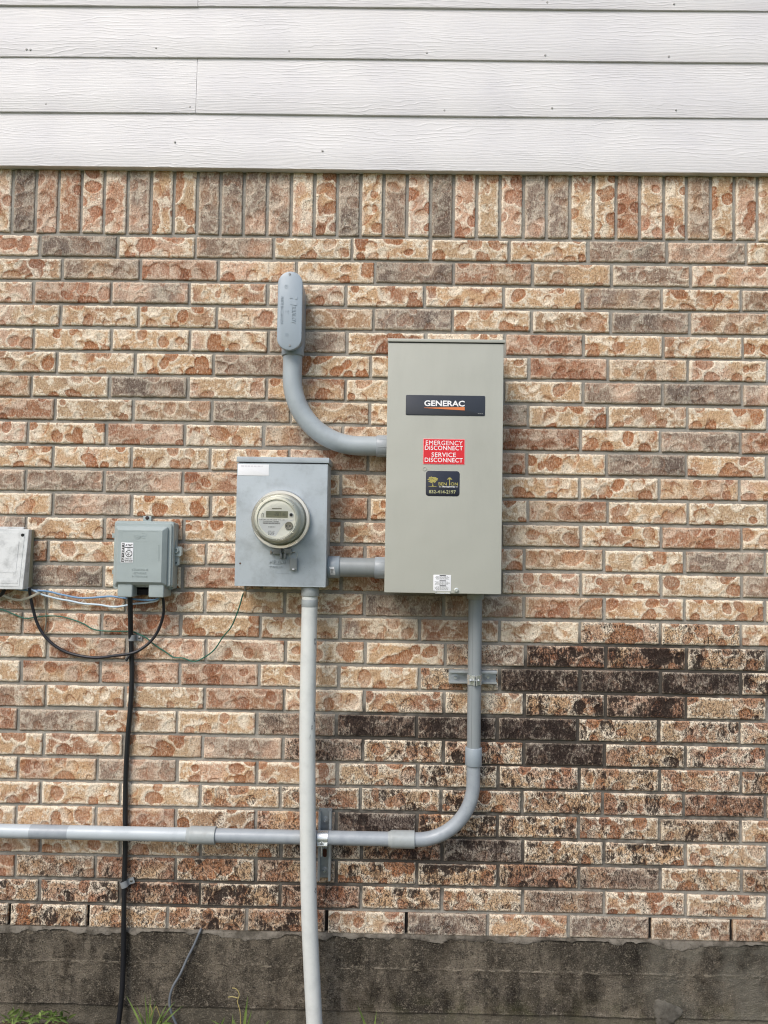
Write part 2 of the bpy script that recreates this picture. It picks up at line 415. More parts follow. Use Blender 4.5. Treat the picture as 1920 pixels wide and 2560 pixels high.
def brick_material():
    mt, n, l, b = new_mat('fired_brick'); t = NT(mt); p = t.pos()
    bd, bu, ed, bt = t.attr('bd'), t.attr('bu'), t.attr('edge'), t.attr('bt'); stain = t.attr('stain'); ms = t.attr('mstr'); rimw = t.attr('rimw')
    cb, cm = t.attr('cbody', 'Color'), t.attr('cmark', 'Color')
    n60 = t.noise(p, 60, 4, .6); n200 = t.noise(p, 230, 4, .7); n25 = t.noise(p, 24, 3); n110 = t.noise(p, 110, 3, .6)
    drag = t.noise(t.mapv(p, (1, 1, .30)), 330, 3, .65)
    bdn = t.math('ADD', bd, t.math('MULTIPLY', t.math('SUBTRACT', n200, .5), .42))
    inside = t.step(bdn, 1.06, .88)
    rim = t.math('MULTIPLY', t.step(bdn, .45, .92), t.step(bu, -.7, .6))
    cream = t.mix(.85, cb, (.94, .855, .69, 1))
    # body: tan-pink, turning to cream slip in drifts, beside the lips of the marks and along the arrises
    drift = t.step(t.math('ADD', n25, t.math('MULTIPLY', t.math('SUBTRACT', n110, .5), .5)), .50, .66)
    lip = t.math('MULTIPLY', t.step(bdn, 1.60, 1.06), t.step(bu, .55, -.5))
    edg = t.step(t.math('ADD', ed, t.math('MULTIPLY', t.math('SUBTRACT', n60, .52), .030)), .0100, .0020)
    lite = t.math('MAXIMUM', t.math('MAXIMUM', t.math('MULTIPLY', lip, .95), edg), t.math('MULTIPLY', drift, .95))
    body = t.mix(t.math('MULTIPLY', lite, rimw), cb, cream)
    worn = t.step(n200, .42, .60)
    hot = t.mix(.6, cm, (.36, .168, .080, 1))
    core = t.mix(t.math('MULTIPLY', worn, .45), t.mix(t.step(bt, .25, .9, .15, .85), cm, cb), body)
    mark = t.mix(t.math('ADD', t.math('MULTIPLY', rim, .8), t.step(bt, .8, .15, .05, .6)), core, t.mix(t.step(n200, .46, .64), hot, cm))
    shy = t.math('MAXIMUM', t.step(bt, .75, .40), t.math('ADD', t.math('MULTIPLY', rim, .9), .1))
    col = t.mix(t.math('MULTIPLY', t.math('MULTIPLY', inside, shy), ms), body, mark)
    # fired crust: fine streaky light and dark drag
    col = t.mix(t.step(drag, .52, .66, 0, .60), col, t.mix(.55, col, cream))
    col = t.mix(t.step(drag, .48, .32, 0, .72), col, t.mix(1.0, col, (.56, .46, .39, 1), 'MULTIPLY'))
    vein = t.step(t.math('ABSOLUTE', t.math('SUBTRACT', t.noise(t.mapv(p, (1, 1, .8)), 85, 4, .7, .4), .5)), .030, .004)
    col = t.mix(t.math('MULTIPLY', vein, .50), col, t.mix(1.0, col, (.50, .36, .29, 1), 'MULTIPLY'))
    pit = t.step(t.noise(p, 150, 2, .5), .67, .73)
    col = t.mix(t.math('MULTIPLY', pit, .55), col, (.09, .05, .04, 1))
    # mildew: hair cracks first, then clotted blotches that follow the marks, then nearly everything
    wv = t.mapv(p, (1, 1, .62))
    crack = t.step(t.math('ABSOLUTE', t.math('SUBTRACT', t.noise(wv, 125, 3, .6, .6), .5)), .050, .012)
    clot = t.noise(t.mapv(p, (1, 1, .5)), 105, 6, .80)
    amt = t.math('MULTIPLY', stain, t.math('ADD', .80, t.math('MULTIPLY', t.math('SUBTRACT', t.noise(p, 13, 3), .45), 2.2)))
    amt = t.math('MULTIPLY', t.math('ADD', amt, t.math('MULTIPLY', t.math('MULTIPLY', inside, t.step(stain, .05, .4)), t.step(bt, .3, .8, .0, .32))), t.step(stain, .0, .08))
    thr = t.math('SUBTRACT', .655, t.math('MULTIPLY', amt, .275))
    k1 = t.step(t.math('SUBTRACT', clot, thr), -.02, .05)
    k2 = t.math('MULTIPLY', crack, t.step(amt, .03, .30))
    sm_ = t.math('MAXIMUM', k1, t.math('MULTIPLY', k2, .95))
    sm_ = t.math('MULTIPLY', sm_, t.step(t.math('ADD', ed, t.math('MULTIPLY', t.math('SUBTRACT', n110, .5), .010)), -.001, .004, .25, 1))
    grime = t.mix(t.step(n200, .46, .62), (.024, .016, .014, 1), (.075, .054, .044, 1))
    col = t.mix(t.math('MULTIPLY', sm_, .96), col, grime)
    col = t.mix(t.step(amt, .40, 1.0, 0, .5), col, t.mix(1.0, col, (.42, .38, .36, 1), 'MULTIPLY'))
    l.new(col, b.inputs['Base Color'])
    b.inputs['Roughness'].default_value = .93; b.inputs['Specular IOR Level'].default_value = .2
    h = t.math('ADD', t.math('MULTIPLY', drag, 1.1), t.math('ADD', t.math('MULTIPLY', n200, 1.0), t.math('ADD', t.math('MULTIPLY', n110, 1.2), t.math('MULTIPLY', pit, -1.2))))
    l.new(t.bump(h, .95, .0032), b.inputs['Normal'])
    return mt
M_BRICK = brick_material()

def mortar_material():
    mt, n, l, b = new_mat('mortar'); t = NT(mt); p = t.pos()
    st = t.attr('stain')
    a = t.mix(t.step(t.noise(p, 14, 4), .35, .7), S((140, 136, 128)), S((162, 158, 149)))
    a = t.mix(t.step(t.noise(p, 420, 2), .55, .75), a, S((120, 115, 106)))
    dk = t.math('MULTIPLY', t.step(t.math('ADD', st, t.math('MULTIPLY', t.math('SUBTRACT', t.noise(p, 40, 3), .5), .5)), .08, .55), .88)
    a = t.mix(dk, a, S((60, 55, 50)))
    l.new(a, b.inputs['Base Color']); b.inputs['Roughness'].default_value = .95; b.inputs['Specular IOR Level'].default_value = .15
    h = t.math('ADD', t.noise(p, 520, 3, .7), t.math('MULTIPLY', t.noise(p, 90, 3), 1.5))
    l.new(t.bump(h, .8, .0018), b.inputs['Normal'])
    return mt
M_MORTAR = mortar_material()

house = thing('house', (1.2, 0, 0), 'tan spotted brick house wall under white lap siding, on a stained concrete base', 'house')
brickwork = build_bricks([q for q in BR if not q[6]], 'brickwork', house)
tag(brickwork, 'running bond wall of cream and orange spotted bricks, blackened by mildew at lower right')
soldier = build_bricks([q for q in BR if q[6]], 'soldier_course', house)
tag(soldier, 'single row of upright bricks directly under the white siding')

def grid_mesh(name, xs, zs, yfun, mat, parent, attrs=None):
    X, Z = np.meshgrid(xs, zs, indexing='ij'); Y = yfun(X, Z)
    V = np.stack([X, Y, Z], -1).reshape(-1, 3); nx, nz = len(xs), len(zs)
    idx = np.arange(nx * nz).reshape(nx, nz)
    F = np.stack([idx[:-1, :-1], idx[1:, :-1], idx[1:, 1:], idx[:-1, 1:]], -1).reshape(-1, 4)
    me = bpy.data.meshes.new(name); me.from_pydata(V.tolist(), [], F.tolist())
    for k, fn in (attrs or {}).items():
        at = me.attributes.new(k, 'FLOAT', 'POINT'); at.data.foreach_set('value', fn(X, Z).astype(np.float32).ravel())
    me.polygons.foreach_set('use_smooth', [True] * len(me.polygons))
    return link(name, me, mat, parent)
SB = [((a + b) / 2, (c + d) / 2, s / 9.0) for a, b, c, d, t_, s, v_ in BR if s]
def stain_field(X, Z):
    num = np.zeros_like(X); den = np.full_like(X, 1e-6)
    for a, b, c, d, t_, s, v_ in BR:
        if v_: continue
        g = np.exp(-(((X - (a + b) / 2) / .11) ** 2 + ((Z - (c + d) / 2) / .05) ** 2)); num += g * s / 9; den += g
    return num / den
ZB28 = Z0 - 28 * CH
mort_y = lambda X, Z: .0050 + .0020 + .0016 * snoise(X * 30 + 40, Z * 30, 5, 3)
mortar = grid_mesh('mortar', np.linspace(X_L, X_R, 330), np.linspace(ZB28 - JW / 2, Z0 + .236, 190), mort_y, M_MORTAR, house, {'stain': stain_field})
# base course: bed mortar below, head joints where they are filled, shallow weep slots with shade-coloured blocks behind elsewhere
bmx = bmesh.new(); box(X_L, X_R, .0045, .05, ZB28 - CH - .012, ZB28 - CH + JW / 2 - .001, .002, 1, bmx)
alljs = [J28[0] - .2505 * k for k in (3, 2, 1)] + J28 + [J28[-1] + .2525 * k for k in (1, 2)]
for x in alljs:
    if x not in WEEP: box(x - JW / 2 - .002, x + JW / 2 + .002, .006, .05, ZB28 - CH, ZB28 - JW / 2 + .001, 0, 1, bmx)
bj = part('bed_mortar', bmx, M_MORTAR, house)
at = bj.data.attributes.new('stain', 'FLOAT', 'POINT'); at.data.foreach_set('value', [.25] * len(bj.data.vertices))
M_SLOTSHADE = flat('painted_slot_shade', (20, 17, 15), .9)  # near-black colour that paints the shade inside the weep slots
for x in sorted(WEEP): part('weep_shade_block', box(x - JW / 2 - .001, x + JW / 2 + .001, .014, .05, ZB28 - CH + JW / 2 + .0005, ZB28 - JW / 2 - .0005), M_SLOTSHADE, house)  # block set in each slot, the shade of its depth put into the colour
part('cavity_shade_back', box(X_L, X_R, .058, .075, ZB28 - CH - .02, ZB28 + .02), M_SLOTSHADE, house)  # backing sheet, painted near-black for the shade behind the slots

# ---- concrete foundation
FT = Z0 - 29 * CH + .002                            # top of the foundation
def concrete_material():
    mt, n, l, b = new_mat('stained_concrete'); t = NT(mt); p = t.pos(); x, y, z = t.sep(p)
    big = t.noise(t.mapv(p, (1, 1, .55), (3, 0, 1)), 5.5, 5, .62); mid = t.noise(p, 26, 5, .7); fine = t.noise(p, 240, 4, .75)
    streak = t.noise(t.mapv(p, (1, 1, .22), (7, 0, 2)), 22, 4, .65)
    c = t.mix(t.step(big, .38, .62), S((64, 59, 51)), S((122, 113, 99)))
    c = t.mix(t.step(streak, .48, .64, 0, .55), c, S((48, 44, 40)))
    c = t.mix(t.step(mid, .50, .66, 0, .7), c, S((50, 46, 41)))
    c = t.mix(t.step(t.noise(p, 80, 5, .75), .54, .66, 0, .75), c, S((142, 132, 116)))
    c = t.mix(t.step(fine, .53, .64, 0, .85), c, S((38, 34, 31)))
    c = t.mix(t.step(fine, .45, .33, 0, .75), c, S((156, 148, 132)))
    for zc_, tl in ((FT - .100, .5), (.0635, .62)):
        band = t.math('MULTIPLY', t.step(t.math('ABSOLUTE', t.math('SUBTRACT', z, zc_)), .0062, .0022), t.step(t.noise(t.mapv(p, (1, 1, 3)), 34, 5, .75), tl, tl + .12))
        c = t.mix(t.math('MULTIPLY', band, .75), c, S((160, 150, 132)))
    dmp = t.noise(t.mapv(p, (1, 1, .7), (11, 0, 4)), 7, 5, .66)
    c = t.mix(t.step(dmp, .52, .62, 0, .72), c, t.mix(1.0, c, (.42, .40, .38, 1), 'MULTIPLY'))
    # moss low on the right
    moss = t.math('MULTIPLY', t.step(z, .16, .0), t.math('MULTIPLY', t.step(x, .9, 1.5), t.step(t.noise(p, 18, 4), .42, .62)))
    c = t.mix(t.math('MULTIPLY', moss, .35), c, S((96, 98, 58)))
    # cleaner, washed concrete at far right and along the bottom step at left
    wash = t.math('MULTIPLY', t.step(x, 1.75, 2.25), t.step(t.noise(p, 8, 3), .38, .6))
    c = t.mix(t.math('MULTIPLY', wash, .55), c, S((128, 124, 112)))
    low = t.step(z, .066, .052)
    c = t.mix(t.math('MULTIPLY', low, .38), c, S((118, 112, 98)))
    # pale aggregate flecks
    fl = t.step(t.vor(p, 95), .12, .05)
    c = t.mix(t.math('MULTIPLY', fl, t.step(mid, .5, .62)), c, S((176, 164, 146)))
    l.new(c, b.inputs['Base Color']); b.inputs['Roughness'].default_value = .95; b.inputs['Specular IOR Level'].default_value = .15
    h = t.math('ADD', t.math('MULTIPLY', fine, 1.0), t.math('ADD', t.math('MULTIPLY', mid, 1.8), t.math('MULTIPLY', fl, .6)))
    l.new(t.bump(h, 1.0, .007), b.inputs['Normal'])
    return mt
M_CONC = concrete_material()
def found_y(X, Z):
    y = -.004 + .0035 * snoise(X * 9, Z * 14 + 3, 21, 4) + .0022 * snoise(X * 70, Z * 70, 22, 3)
    s1 = FT - .098 + .004 * snoise(X * 3, X * 0, 23, 2); s2 = .062 + .003 * snoise(X * 3 + 9, X * 0, 24, 2)
    wob = np.clip(.55 + snoise(X * 8, Z * 0 + 2, 29, 3), .1, 1)
    y += -.0032 * np.exp(-((Z - s1) / .003) ** 2) * wob - .004 * (Z < s2) * 0 - .0036 * np.exp(-((Z - s2) / .003) ** 2) * wob
    y += .005 * (Z < s2 - .002)                      # the lowest form board set back
    y += .008 * np.clip((Z - (FT - .012 + .006 * snoise(X * 12, X * 0 + 1, 25, 3))) / .012, 0, 1)   # broken top arris
    return y
zs = np.concatenate([np.linspace(-.12, .0, 8)[:-1], np.linspace(.0, FT, 120)])
grid_mesh('foundation', np.linspace(X_L, X_R, 900), zs, found_y, M_CONC, house)
tag(house.children[-1], 'dark mildewed concrete foundation below the bricks')
part('foundation_ledge', box(X_L, X_R, .004, .06, FT - .02, FT - .006), M_CONC, house)
# mortar squeezed out over the ledge in broken flakes
def fillet():
    bm = bmesh.new(); xs = np.linspace(X_L, X_R, 1100)
    lo = FT - .006 - .013 * np.clip(.25 + 1.7 * snoise(xs * 11, xs * 0, 31, 4) + .5 * snoise(xs * 70, xs * 0, 33, 2), -.5, 1.8)
    prev = None
    for x, zl in zip(xs, lo):
        yb = .0015 + .0015 * random.uniform(-1, 1)
        zt = FT + JW * .35
        zl = min(zl, zt - .004)
        cur = [bm.verts.new((x, .02, zt)), bm.verts.new((x, -.0035 + yb * .3, zt - .001)), bm.verts.new((x, -.0078 + yb * .6, (zt + zl) / 2)), bm.verts.new((x, -.0072, zl)), bm.verts.new((x, .02, zl - .002))]
        if prev:
            for i in range(4): bm.faces.new((prev[i], cur[i], cur[i + 1], prev[i + 1]))
        prev = cur
    bmesh.ops.recalc_face_normals(bm, faces=bm.faces[:])
    for f in bm.faces:
        if f.normal.y > 0: f.normal_flip()
    return bm
mt, n, l, b = new_mat('base_mortar'); t = NT(mt); p = t.pos()
c = t.mix(t.step(t.noise(p, 16, 5, .65), .40, .64), S((122, 116, 106)), S((74, 69, 61)))
c = t.mix(t.step(t.noise(p, 130, 4, .7), .54, .68, 0, .7), c, S((58, 54, 48)))
l.new(c, b.inputs['Base Color']); b.inputs['Roughness'].default_value = .95; b.inputs['Specular IOR Level'].default_value = .15
l.new(t.bump(t.noise(p, 180, 4, .7), .9, .003), b.inputs['Normal'])
M_BASEM = mt
part('mortar_fillet', fillet(), M_BASEM, house, smooth=True, angle=60)
# trowelled cement patch and small broken holes at lower right
cp = P(1666, 2535, -.006)
bm = bmesh.new(); ring = []
for k in range(30):
    a = 2 * math.pi * k / 30; rr = .042 * (1 + .22 * math.sin(3 * a + 1) + .1 * random.uniform(-1, 1))
    ring.append((cp.x + rr * math.cos(a), cp.z + rr * 1.0 * math.sin(a)))
prism(ring, .0, -.0070, .004, bm)
mt, n, l, b = new_mat('cement_patch'); t = NT(mt); p = t.pos()
l.new(t.mix(t.step(t.noise(p, 45, 5, .65), .35, .7), S((98, 94, 85)), S((72, 68, 60))), b.inputs['Base Color'])
b.inputs['Roughness'].default_value = .9; l.new(t.bump(t.noise(p, 90, 5, .7), .8, .004), b.inputs['Normal'])
part('cement_patch', bm, mt, house, smooth=True, angle=50)

# ---- lap siding
def siding_material():
    mt, n, l, b = new_mat('painted_siding'); t = NT(mt); p = t.pos()
    sd = t.attr('seed'); k = t.math('MULTIPLY', sd, 7.31)
    x, y, z = t.sep(p)
    warp = t.noise(t.comb(t.math('ADD', t.math('MULTIPLY', x, 1.7), k), sd, t.math('MULTIPLY', z, 9.0)), 1.0, 4, .6)
    # cathedral grain: contour lines of a stretched field, plus fine straight grain
    fld = t.math('ADD', t.math('MULTIPLY', z, 95.0), t.math('MULTIPLY', warp, 9.5))
    sn = t.math('SINE', t.math('MULTIPLY', fld, 6.283))
    ln = t.step(sn, .35, .98)
    gate = t.step(t.noise(t.comb(t.math('MULTIPLY', x, 3.0), sd, t.math('MULTIPLY', z, 22.0)), 1.0, 3), .40, .62)
    fine = t.noise(t.comb(t.math('ADD', t.math('MULTIPLY', x, 9.0), k), sd, t.math('MULTIPLY', z, 420.0)), 1.0, 3, .6)
    fld2 = t.math('ADD', t.math('MULTIPLY', z, 190.0), t.math('MULTIPLY', warp, 7.0))
    ln2 = t.math('MULTIPLY', t.step(t.math('SINE', t.math('MULTIPLY', fld2, 6.283)), .2, 1.0), t.step(gate, .6, .2))
    h = t.math('ADD', t.math('MULTIPLY', t.math('MULTIPLY', ln, gate), 1.0), t.math('ADD', t.math('MULTIPLY', ln2, .45), t.math('MULTIPLY', fine, .5)))
    c = t.mix(t.step(t.noise(p, 3.5, 3), .35, .7), S((219, 217, 216)), S((211, 209, 210)))
    c = t.mix(t.step(t.noise(p, 130, 3), .70, .76, 0, .35), c, S((150, 145, 138)))
    l.new(c, b.inputs['Base Color']); b.inputs['Roughness'].default_value = .55
    h = t.math('ADD', h, t.math('MULTIPLY', t.noise(p, 300, 2), .25))
    l.new(t.bump(h, .5, .0012), b.inputs['Normal'])
    return mt
M_SIDE = siding_material()
M_NAIL = flat('nail_paint', (168, 166, 162), .5)
siding = part('siding', box(X_L, X_R, .012, .03, Z0 + .215, Z0 + 1.5), flat('sheathing', (150, 148, 140), .9), house)
tag(siding, 'white painted wood-grain lap siding above the bricks')
def board(x0, x1, zb, expo, seed):
    xs = np.linspace(x0, x1, 80); lap = .028
    prof = [(.006, zb + .0006), (-.0215, zb), (-.0240, zb + .0008), (-.0246, zb + .003), (-.0215, zb + expo * .45), (-.0170, zb + expo + lap), (-.0085, zb + expo + lap), (.006, zb + .02)]
    bm = bmesh.new(); prev = None
    for i, x in enumerate(xs):
        wz = .0011 * math.sin(x * 2.3 + seed * 5) ; wy = .0010 * math.sin(x * 3.1 + seed * 9)
        cur = [bm.verts.new((x, y + (wy if y < 0 else 0), z + wz)) for y, z in prof]
        if prev:
            for a in range(len(prof)):
                q = (a + 1) % len(prof); bm.faces.new((prev[a], prev[q], cur[q], cur[a]))
        else: bm.faces.new(cur)
        prev = cur
    bm.faces.new(list(reversed(prev)))
    bmesh.ops.recalc_face_normals(bm, faces=bm.faces[:])
    o = part('siding_board', bm, M_SIDE, siding, smooth=True, angle=25)
    at = o.data.attributes.new('seed', 'FLOAT', 'POINT'); at.data.foreach_set('value', [float(seed)] * len(o.data.vertices))
    return o
zl = [.2098, .3885, .5715, .7415, .918, 1.094, 1.270]
xj = {1: P(491, 210, -.023).x, 3: P(495, 6, -.023).x}
for i, zb in enumerate(zl):
    e = (zl[i + 1] - zb) if i < 6 else .18
    if i in xj:
        board(X_L, xj[i] - .0006, Z0 + zb, e, i + .17); board(xj[i] + .0006, X_R, Z0 + zb, e, i + .61)
    else: board(X_L, X_R, Z0 + zb, e, i + .35)
for px, py in ((66, 123), (76, 124), (390, 120), (723, 128), (1067, 132), (1363, 138), (1672, 141), (1368, 6), (1685, 10), (115, 260), (475, 267), (1111, 276), (1380, 270), (1690, 275), (437, 355), (806, 377)):
    q = P(px, py, -.0236); lathe(q.x, q.z, [(.0033, -.018), (.0033, -.0246), (.0026, -.0254), (0, -.0256)], 14, bm := bmesh.new())
    part('nail_head', bm, M_NAIL, siding, smooth=True)

# ================================================================== GROUND
def soil_material():
    mt, n, l, b = new_mat('soil'); t = NT(mt); p = t.pos(); x, y, z = t.sep(p)
    c = t.mix(t.step(t.noise(p, 9, 5, .65), .35, .65), S((74, 62, 50)), S((104, 90, 72)))
    c = t.mix(t.step(t.noise(p, 120, 4, .7), .5, .7), c, S((46, 38, 31)))
    g = t.mix(t.step(t.noise(p, 30, 4), .35, .65), S((62, 76, 38)), S((96, 104, 58)))
    c = t.mix(t.math('MULTIPLY', t.step(y, -.35, -.8), t.step(t.noise(p, 2.2, 4), .36, .50)), c, g)
    l.new(c, b.inputs['Base Color']); b.inputs['Roughness'].default_value = .95; b.inputs['Specular IOR Level'].default_value = .1
    l.new(t.bump(t.noise(p, 90, 6, .7), 1.0, .012), b.inputs['Normal'])
    return mt
bm = bmesh.new()
ys = [0.03, -.02, -.06, -.12, -.2, -.3, -.45, -.7, -1.1, -1.8, -3, -6, -12, -30, -60]
gxs = sorted(set(np.round(np.concatenate([np.linspace(-60, -1, 12), np.linspace(-1, 3.4, 120), np.linspace(3.4, 60, 12)]), 4)))
prev = None
for y in ys:
    cur = [bm.verts.new((x, y, (.004 * math.sin(x * 9) + random.uniform(-.007, .007) + .01 * math.sin(x * 2.1 + 1) if -3 < y else 0) - (.012 if y > -.04 else .0))) for x in gxs]
    if prev:
        for i in range(len(gxs) - 1): bm.faces.new((prev[i], cur[i], cur[i + 1], prev[i + 1]))
    prev = cur
bmesh.ops.recalc_face_normals(bm, faces=bm.faces[:])
for f in bm.faces:
    if f.normal.z < 0: f.normal_flip()
gnd = part('ground', bm, soil_material(), None, smooth=True, angle=80); tag(gnd, 'bare dark soil and lawn at the foot of the wall', kind='structure')

def leaf_mat(name, a, b_):
    mt, n, l, b = new_mat(name); t = NT(mt); p = t.pos()
    l.new(t.mix(t.step(t.noise(p, 25, 3), .35, .68), S(a), S(b_)), b.inputs['Base Color']); b.inputs['Roughness'].default_value = .5
    b.inputs['Subsurface Weight'].default_value = 0.0
    b.inputs['Transmission Weight'].default_value = 0.0
    return mt
M_GRASS = leaf_mat('grass_blade', (84, 106, 50), (116, 136, 70)); M_WEED = leaf_mat('weed_leaf', (96, 122, 62), (140, 160, 92)); M_DRY = leaf_mat('dry_stem', (150, 140, 84), (176, 160, 104))
def blade(bm, base, tip, sag, wid, n=7, fold=.3):
    base, tip = Vector(base), Vector(tip); mid = (base + tip) / 2 + Vector(sag); prev = None
    d = tip - base; side = d.cross(Vector((0, 1, 0.2)));
    side = side.normalized() if side.length > 1e-5 else Vector((1, 0, 0))
    for i in range(n + 1):
        s = i / n; p = base * (1 - s) ** 2 + mid * 2 * s * (1 - s) + tip * s * s
        ww = wid * (1 - s ** 2.2) * (.55 + .9 * min(s * 3, 1) * .5)
        c = [bm.verts.new(p - side * ww), bm.verts.new(p + Vector((0, ww * fold, -ww * fold))), bm.verts.new(p + side * ww)]
        if prev:
            bm.faces.new((prev[0], prev[1], c[1], c[0])); bm.faces.new((prev[1], prev[2], c[2], c[1]))
        prev = c
def leafy(bm, base, tip, sag, wid):
    """broader pointed leaf"""
    base, tip = Vector(base), Vector(tip); mid = (base + tip) / 2 + Vector(sag); prev = None
    side = (tip - base).cross(Vector((0, 1, .3))).normalized()
    for i in range(9):
        s = i / 8; p = base * (1 - s) ** 2 + mid * 2 * s * (1 - s) + tip * s * s
        ww = wid * math.sin(math.pi * min(1, s * .93 + .05)) ** .8
        c = [bm.verts.new(p - side * ww), bm.verts.new(p + Vector((0, ww * .35, 0))), bm.verts.new(p + side * ww)]
        if prev:
            bm.faces.new((prev[0], prev[1], c[1], c[0])); bm.faces.new((prev[1], prev[2], c[2], c[1]))
        prev = c
def tuft(px, py, lines, mat, label, name='grass_tuft', cat='grass tuft', dry=(), leaves=(), group='weeds and grass growing at the foot of the wall'):
    y0 = -.05; b0 = P(px, py, y0); b0.z = min(b0.z, -.004)
    bm = bmesh.new()
    for (bx, by, tx, ty, w_) in lines:
        a, c = P(bx, by, y0 + random.uniform(-.02, .015)), P(tx, ty, y0 + random.uniform(-.04, .02))
        a.z = min(a.z, -.004)
        blade(bm, a, c, (0, random.uniform(-.01, .004), abs(c.x - a.x) * .28), w_)
    for (bx, by, tx, ty, w_) in leaves:
        a, c = P(bx, by, y0 + random.uniform(-.03, .015)), P(tx, ty, y0 + random.uniform(-.05, .02))
        leafy(bm, a, c, (0, -.004, .006), w_)
    root = thing(name, b0, label, cat, group)
    part('blades', bm, mat, root, smooth=True, angle=70)
    if dry:
        for ln in dry: part('stem', tube(smooth_path([P(x, y, y0) for x, y in ln], 6), .0013, 6), M_DRY, root, smooth=True)
    return root
# weed clump at far left
lv = []
for cx in (20, 45, 75, 110, 140, 165, 60, 95, 128, 30, 152):
    for k in range(7):
        a = random.uniform(.2, 2.95); L_ = random.uniform(16, 34); by = 2560 - random.uniform(0, 26)
        lv.append((cx + random.uniform(-10, 10), by, cx + L_ * math.cos(a), by - L_ * .62 * math.sin(a), random.uniform(.0028, .0055)))
tuft(85, 2558, [(30, 2556, 35, 2512, .003), (24, 2556, 58, 2520, .0035), (60, 2548, 100, 2532, .0042), (95, 2530, 152, 2528, .0034), (58, 2515, 102, 2534, .0034), (110, 2560, 150, 2556, .003)],
     M_WEED, 'bushy low weed clump with many small leaves at the far left corner of the wall', 'weed_clump', 'weed', leaves=lv)
tuft(372, 2560, [(370, 2560, 315, 2488, .0040), (372, 2560, 362, 2480, .0030), (374, 2560, 376, 2484, .0032), (376, 2560, 420, 2505, .0026), (372, 2560, 345, 2542, .004), (372, 2556, 340, 2512, .0035), (378, 2556, 440, 2502, .0034), (382, 2505, 460, 2513, .0034), (370, 2560, 390, 2500, .003)],
     M_GRASS, 'spindly grass tuft beside the thin grey wire at the base of the wall', dry=[[(372, 2562), (378, 2535), (392, 2515)], [(378, 2560), (380, 2530), (376, 2512)], [(392, 2518), (400, 2540), (402, 2556)]],
     leaves=[(402, 2560, 405, 2540, .004), (405, 2558, 432, 2560, .004)])
tuft(608, 2562, [(608, 2562, 620, 2488, .0050), (606, 2562, 580, 2545, .003), (612, 2560, 630, 2524, .0034), (580, 2562, 524, 2549, .004), (545, 2562, 562, 2542, .004), (560, 2562, 590, 2546, .0035), (640, 2562, 676, 2548, .004), (582, 2562, 582, 2534, .003)],
     M_GRASS, 'grass tuft with one tall blade and a curling dry tendril, left of the white pipe', dry=[[(602, 2562), (600, 2528), (594, 2505), (598, 2485), (590, 2472), (580, 2470)], [(594, 2495), (582, 2492), (570, 2493)]])
tuft(925, 2562, [(925, 2562, 893, 2512, .0040), (930, 2562, 942, 2524, .0034), (920, 2562, 868, 2556, .0045), (935, 2562, 960, 2552, .003)],
     M_GRASS, 'short grass tuft growing right of the white pipe')
# lawn further out in front of the wall, behind the viewer's feet
bm = bmesh.new()
for k in range(5200):
    x, y = random.uniform(-1.2, 3.6), -random.uniform(.5, 3.2)
    if snoise(np.array([x * 1.3]), np.array([y * 1.3]), 77, 2)[0] < -.12: continue
    h = random.uniform(.025, .07); blade(bm, (x, y, -.004), (x + random.uniform(-.04, .04), y + random.uniform(-.04, .04), h), (0, 0, h * .3), random.uniform(.0015, .0028), 3)
lawn = part('lawn_grass', bm, M_GRASS, None, smooth=True, angle=70); tag(lawn, 'patchy lawn grass in front of the wall', 'grass', kind='stuff')

# ================================================================== MATERIALS OF THE EQUIPMENT
M_SWITCH = paint('switch_paint', (173, 174, 164), .42, dirt=.10, bump=.035, scale=9, streak=True)
M_SOCKET = paint('socket_paint', (170, 179, 184), .38, dirt=.20, dirt_rgb=(112, 116, 116), bump=.05, scale=20)
M_TEL = paint('moulded_grey', (156, 167, 166), .45, dirt=.10, scale=14, bump=.04)
M_OLD = paint('weathered_box', (202, 204, 202), .6, dirt=.34, dirt_rgb=(146, 148, 146), scale=34, bump=.09)
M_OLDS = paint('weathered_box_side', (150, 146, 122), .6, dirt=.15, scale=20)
M_PVC = paint('grey_conduit', (160, 169, 173), .36, dirt=.16, dirt_rgb=(112, 118, 124), scale=16, streak=False, bump=.03)
M_PVCD = paint('dark_grey_conduit', (138, 144, 146), .34, dirt=.22, dirt_rgb=(104, 106, 104), scale=10, streak=True, bump=.03)
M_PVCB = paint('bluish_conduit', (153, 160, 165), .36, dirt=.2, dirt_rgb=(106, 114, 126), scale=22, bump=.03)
M_FIT = paint('conduit_fitting', (146, 156, 163), .32, dirt=.10, scale=14)
M_COUP = paint('conduit_coupling', (158, 164, 164), .38, dirt=.18, dirt_rgb=(124, 124, 118), scale=30, bump=.04)
M_LB = paint('fitting_cover', (152, 164, 173), .34, dirt=.05, scale=9)
M_WPVC = paint('white_conduit', (207, 210, 206), .38, dirt=.10, dirt_rgb=(128, 132, 132), scale=24, bump=.03)
M_ZINC = paint('zinc_channel', (172, 178, 180), .40, metal=.45, dirt=.25, dirt_rgb=(108, 112, 112), scale=40)
M_ZINCB = paint('bright_zinc', (218, 222, 220), .25, metal=.75, dirt=.10, scale=50)
M_STEEL = paint('stainless', (226, 224, 220), .30, metal=1.0, dirt=.06, scale=30)
M_SCREW = flat('screw_steel', (150, 148, 144), .3, .9)
M_BRASS = flat('brass_lug', (168, 140, 110), .35, .8)
M_BLACK = flat('black_jacket', (26, 28, 32), .42)
M_BLACKL = flat('black_drop_jacket', (36, 36, 42), .42)
M_BLUE = flat('blue_jacket', (112, 148, 182), .42); M_LBLUE = flat('pale_blue_jacket', (190, 206, 216), .4)
M_GREEN = flat('green_wire', (36, 98, 80), .45); M_GWIRE = flat('grey_wire', (104, 109, 114), .45)
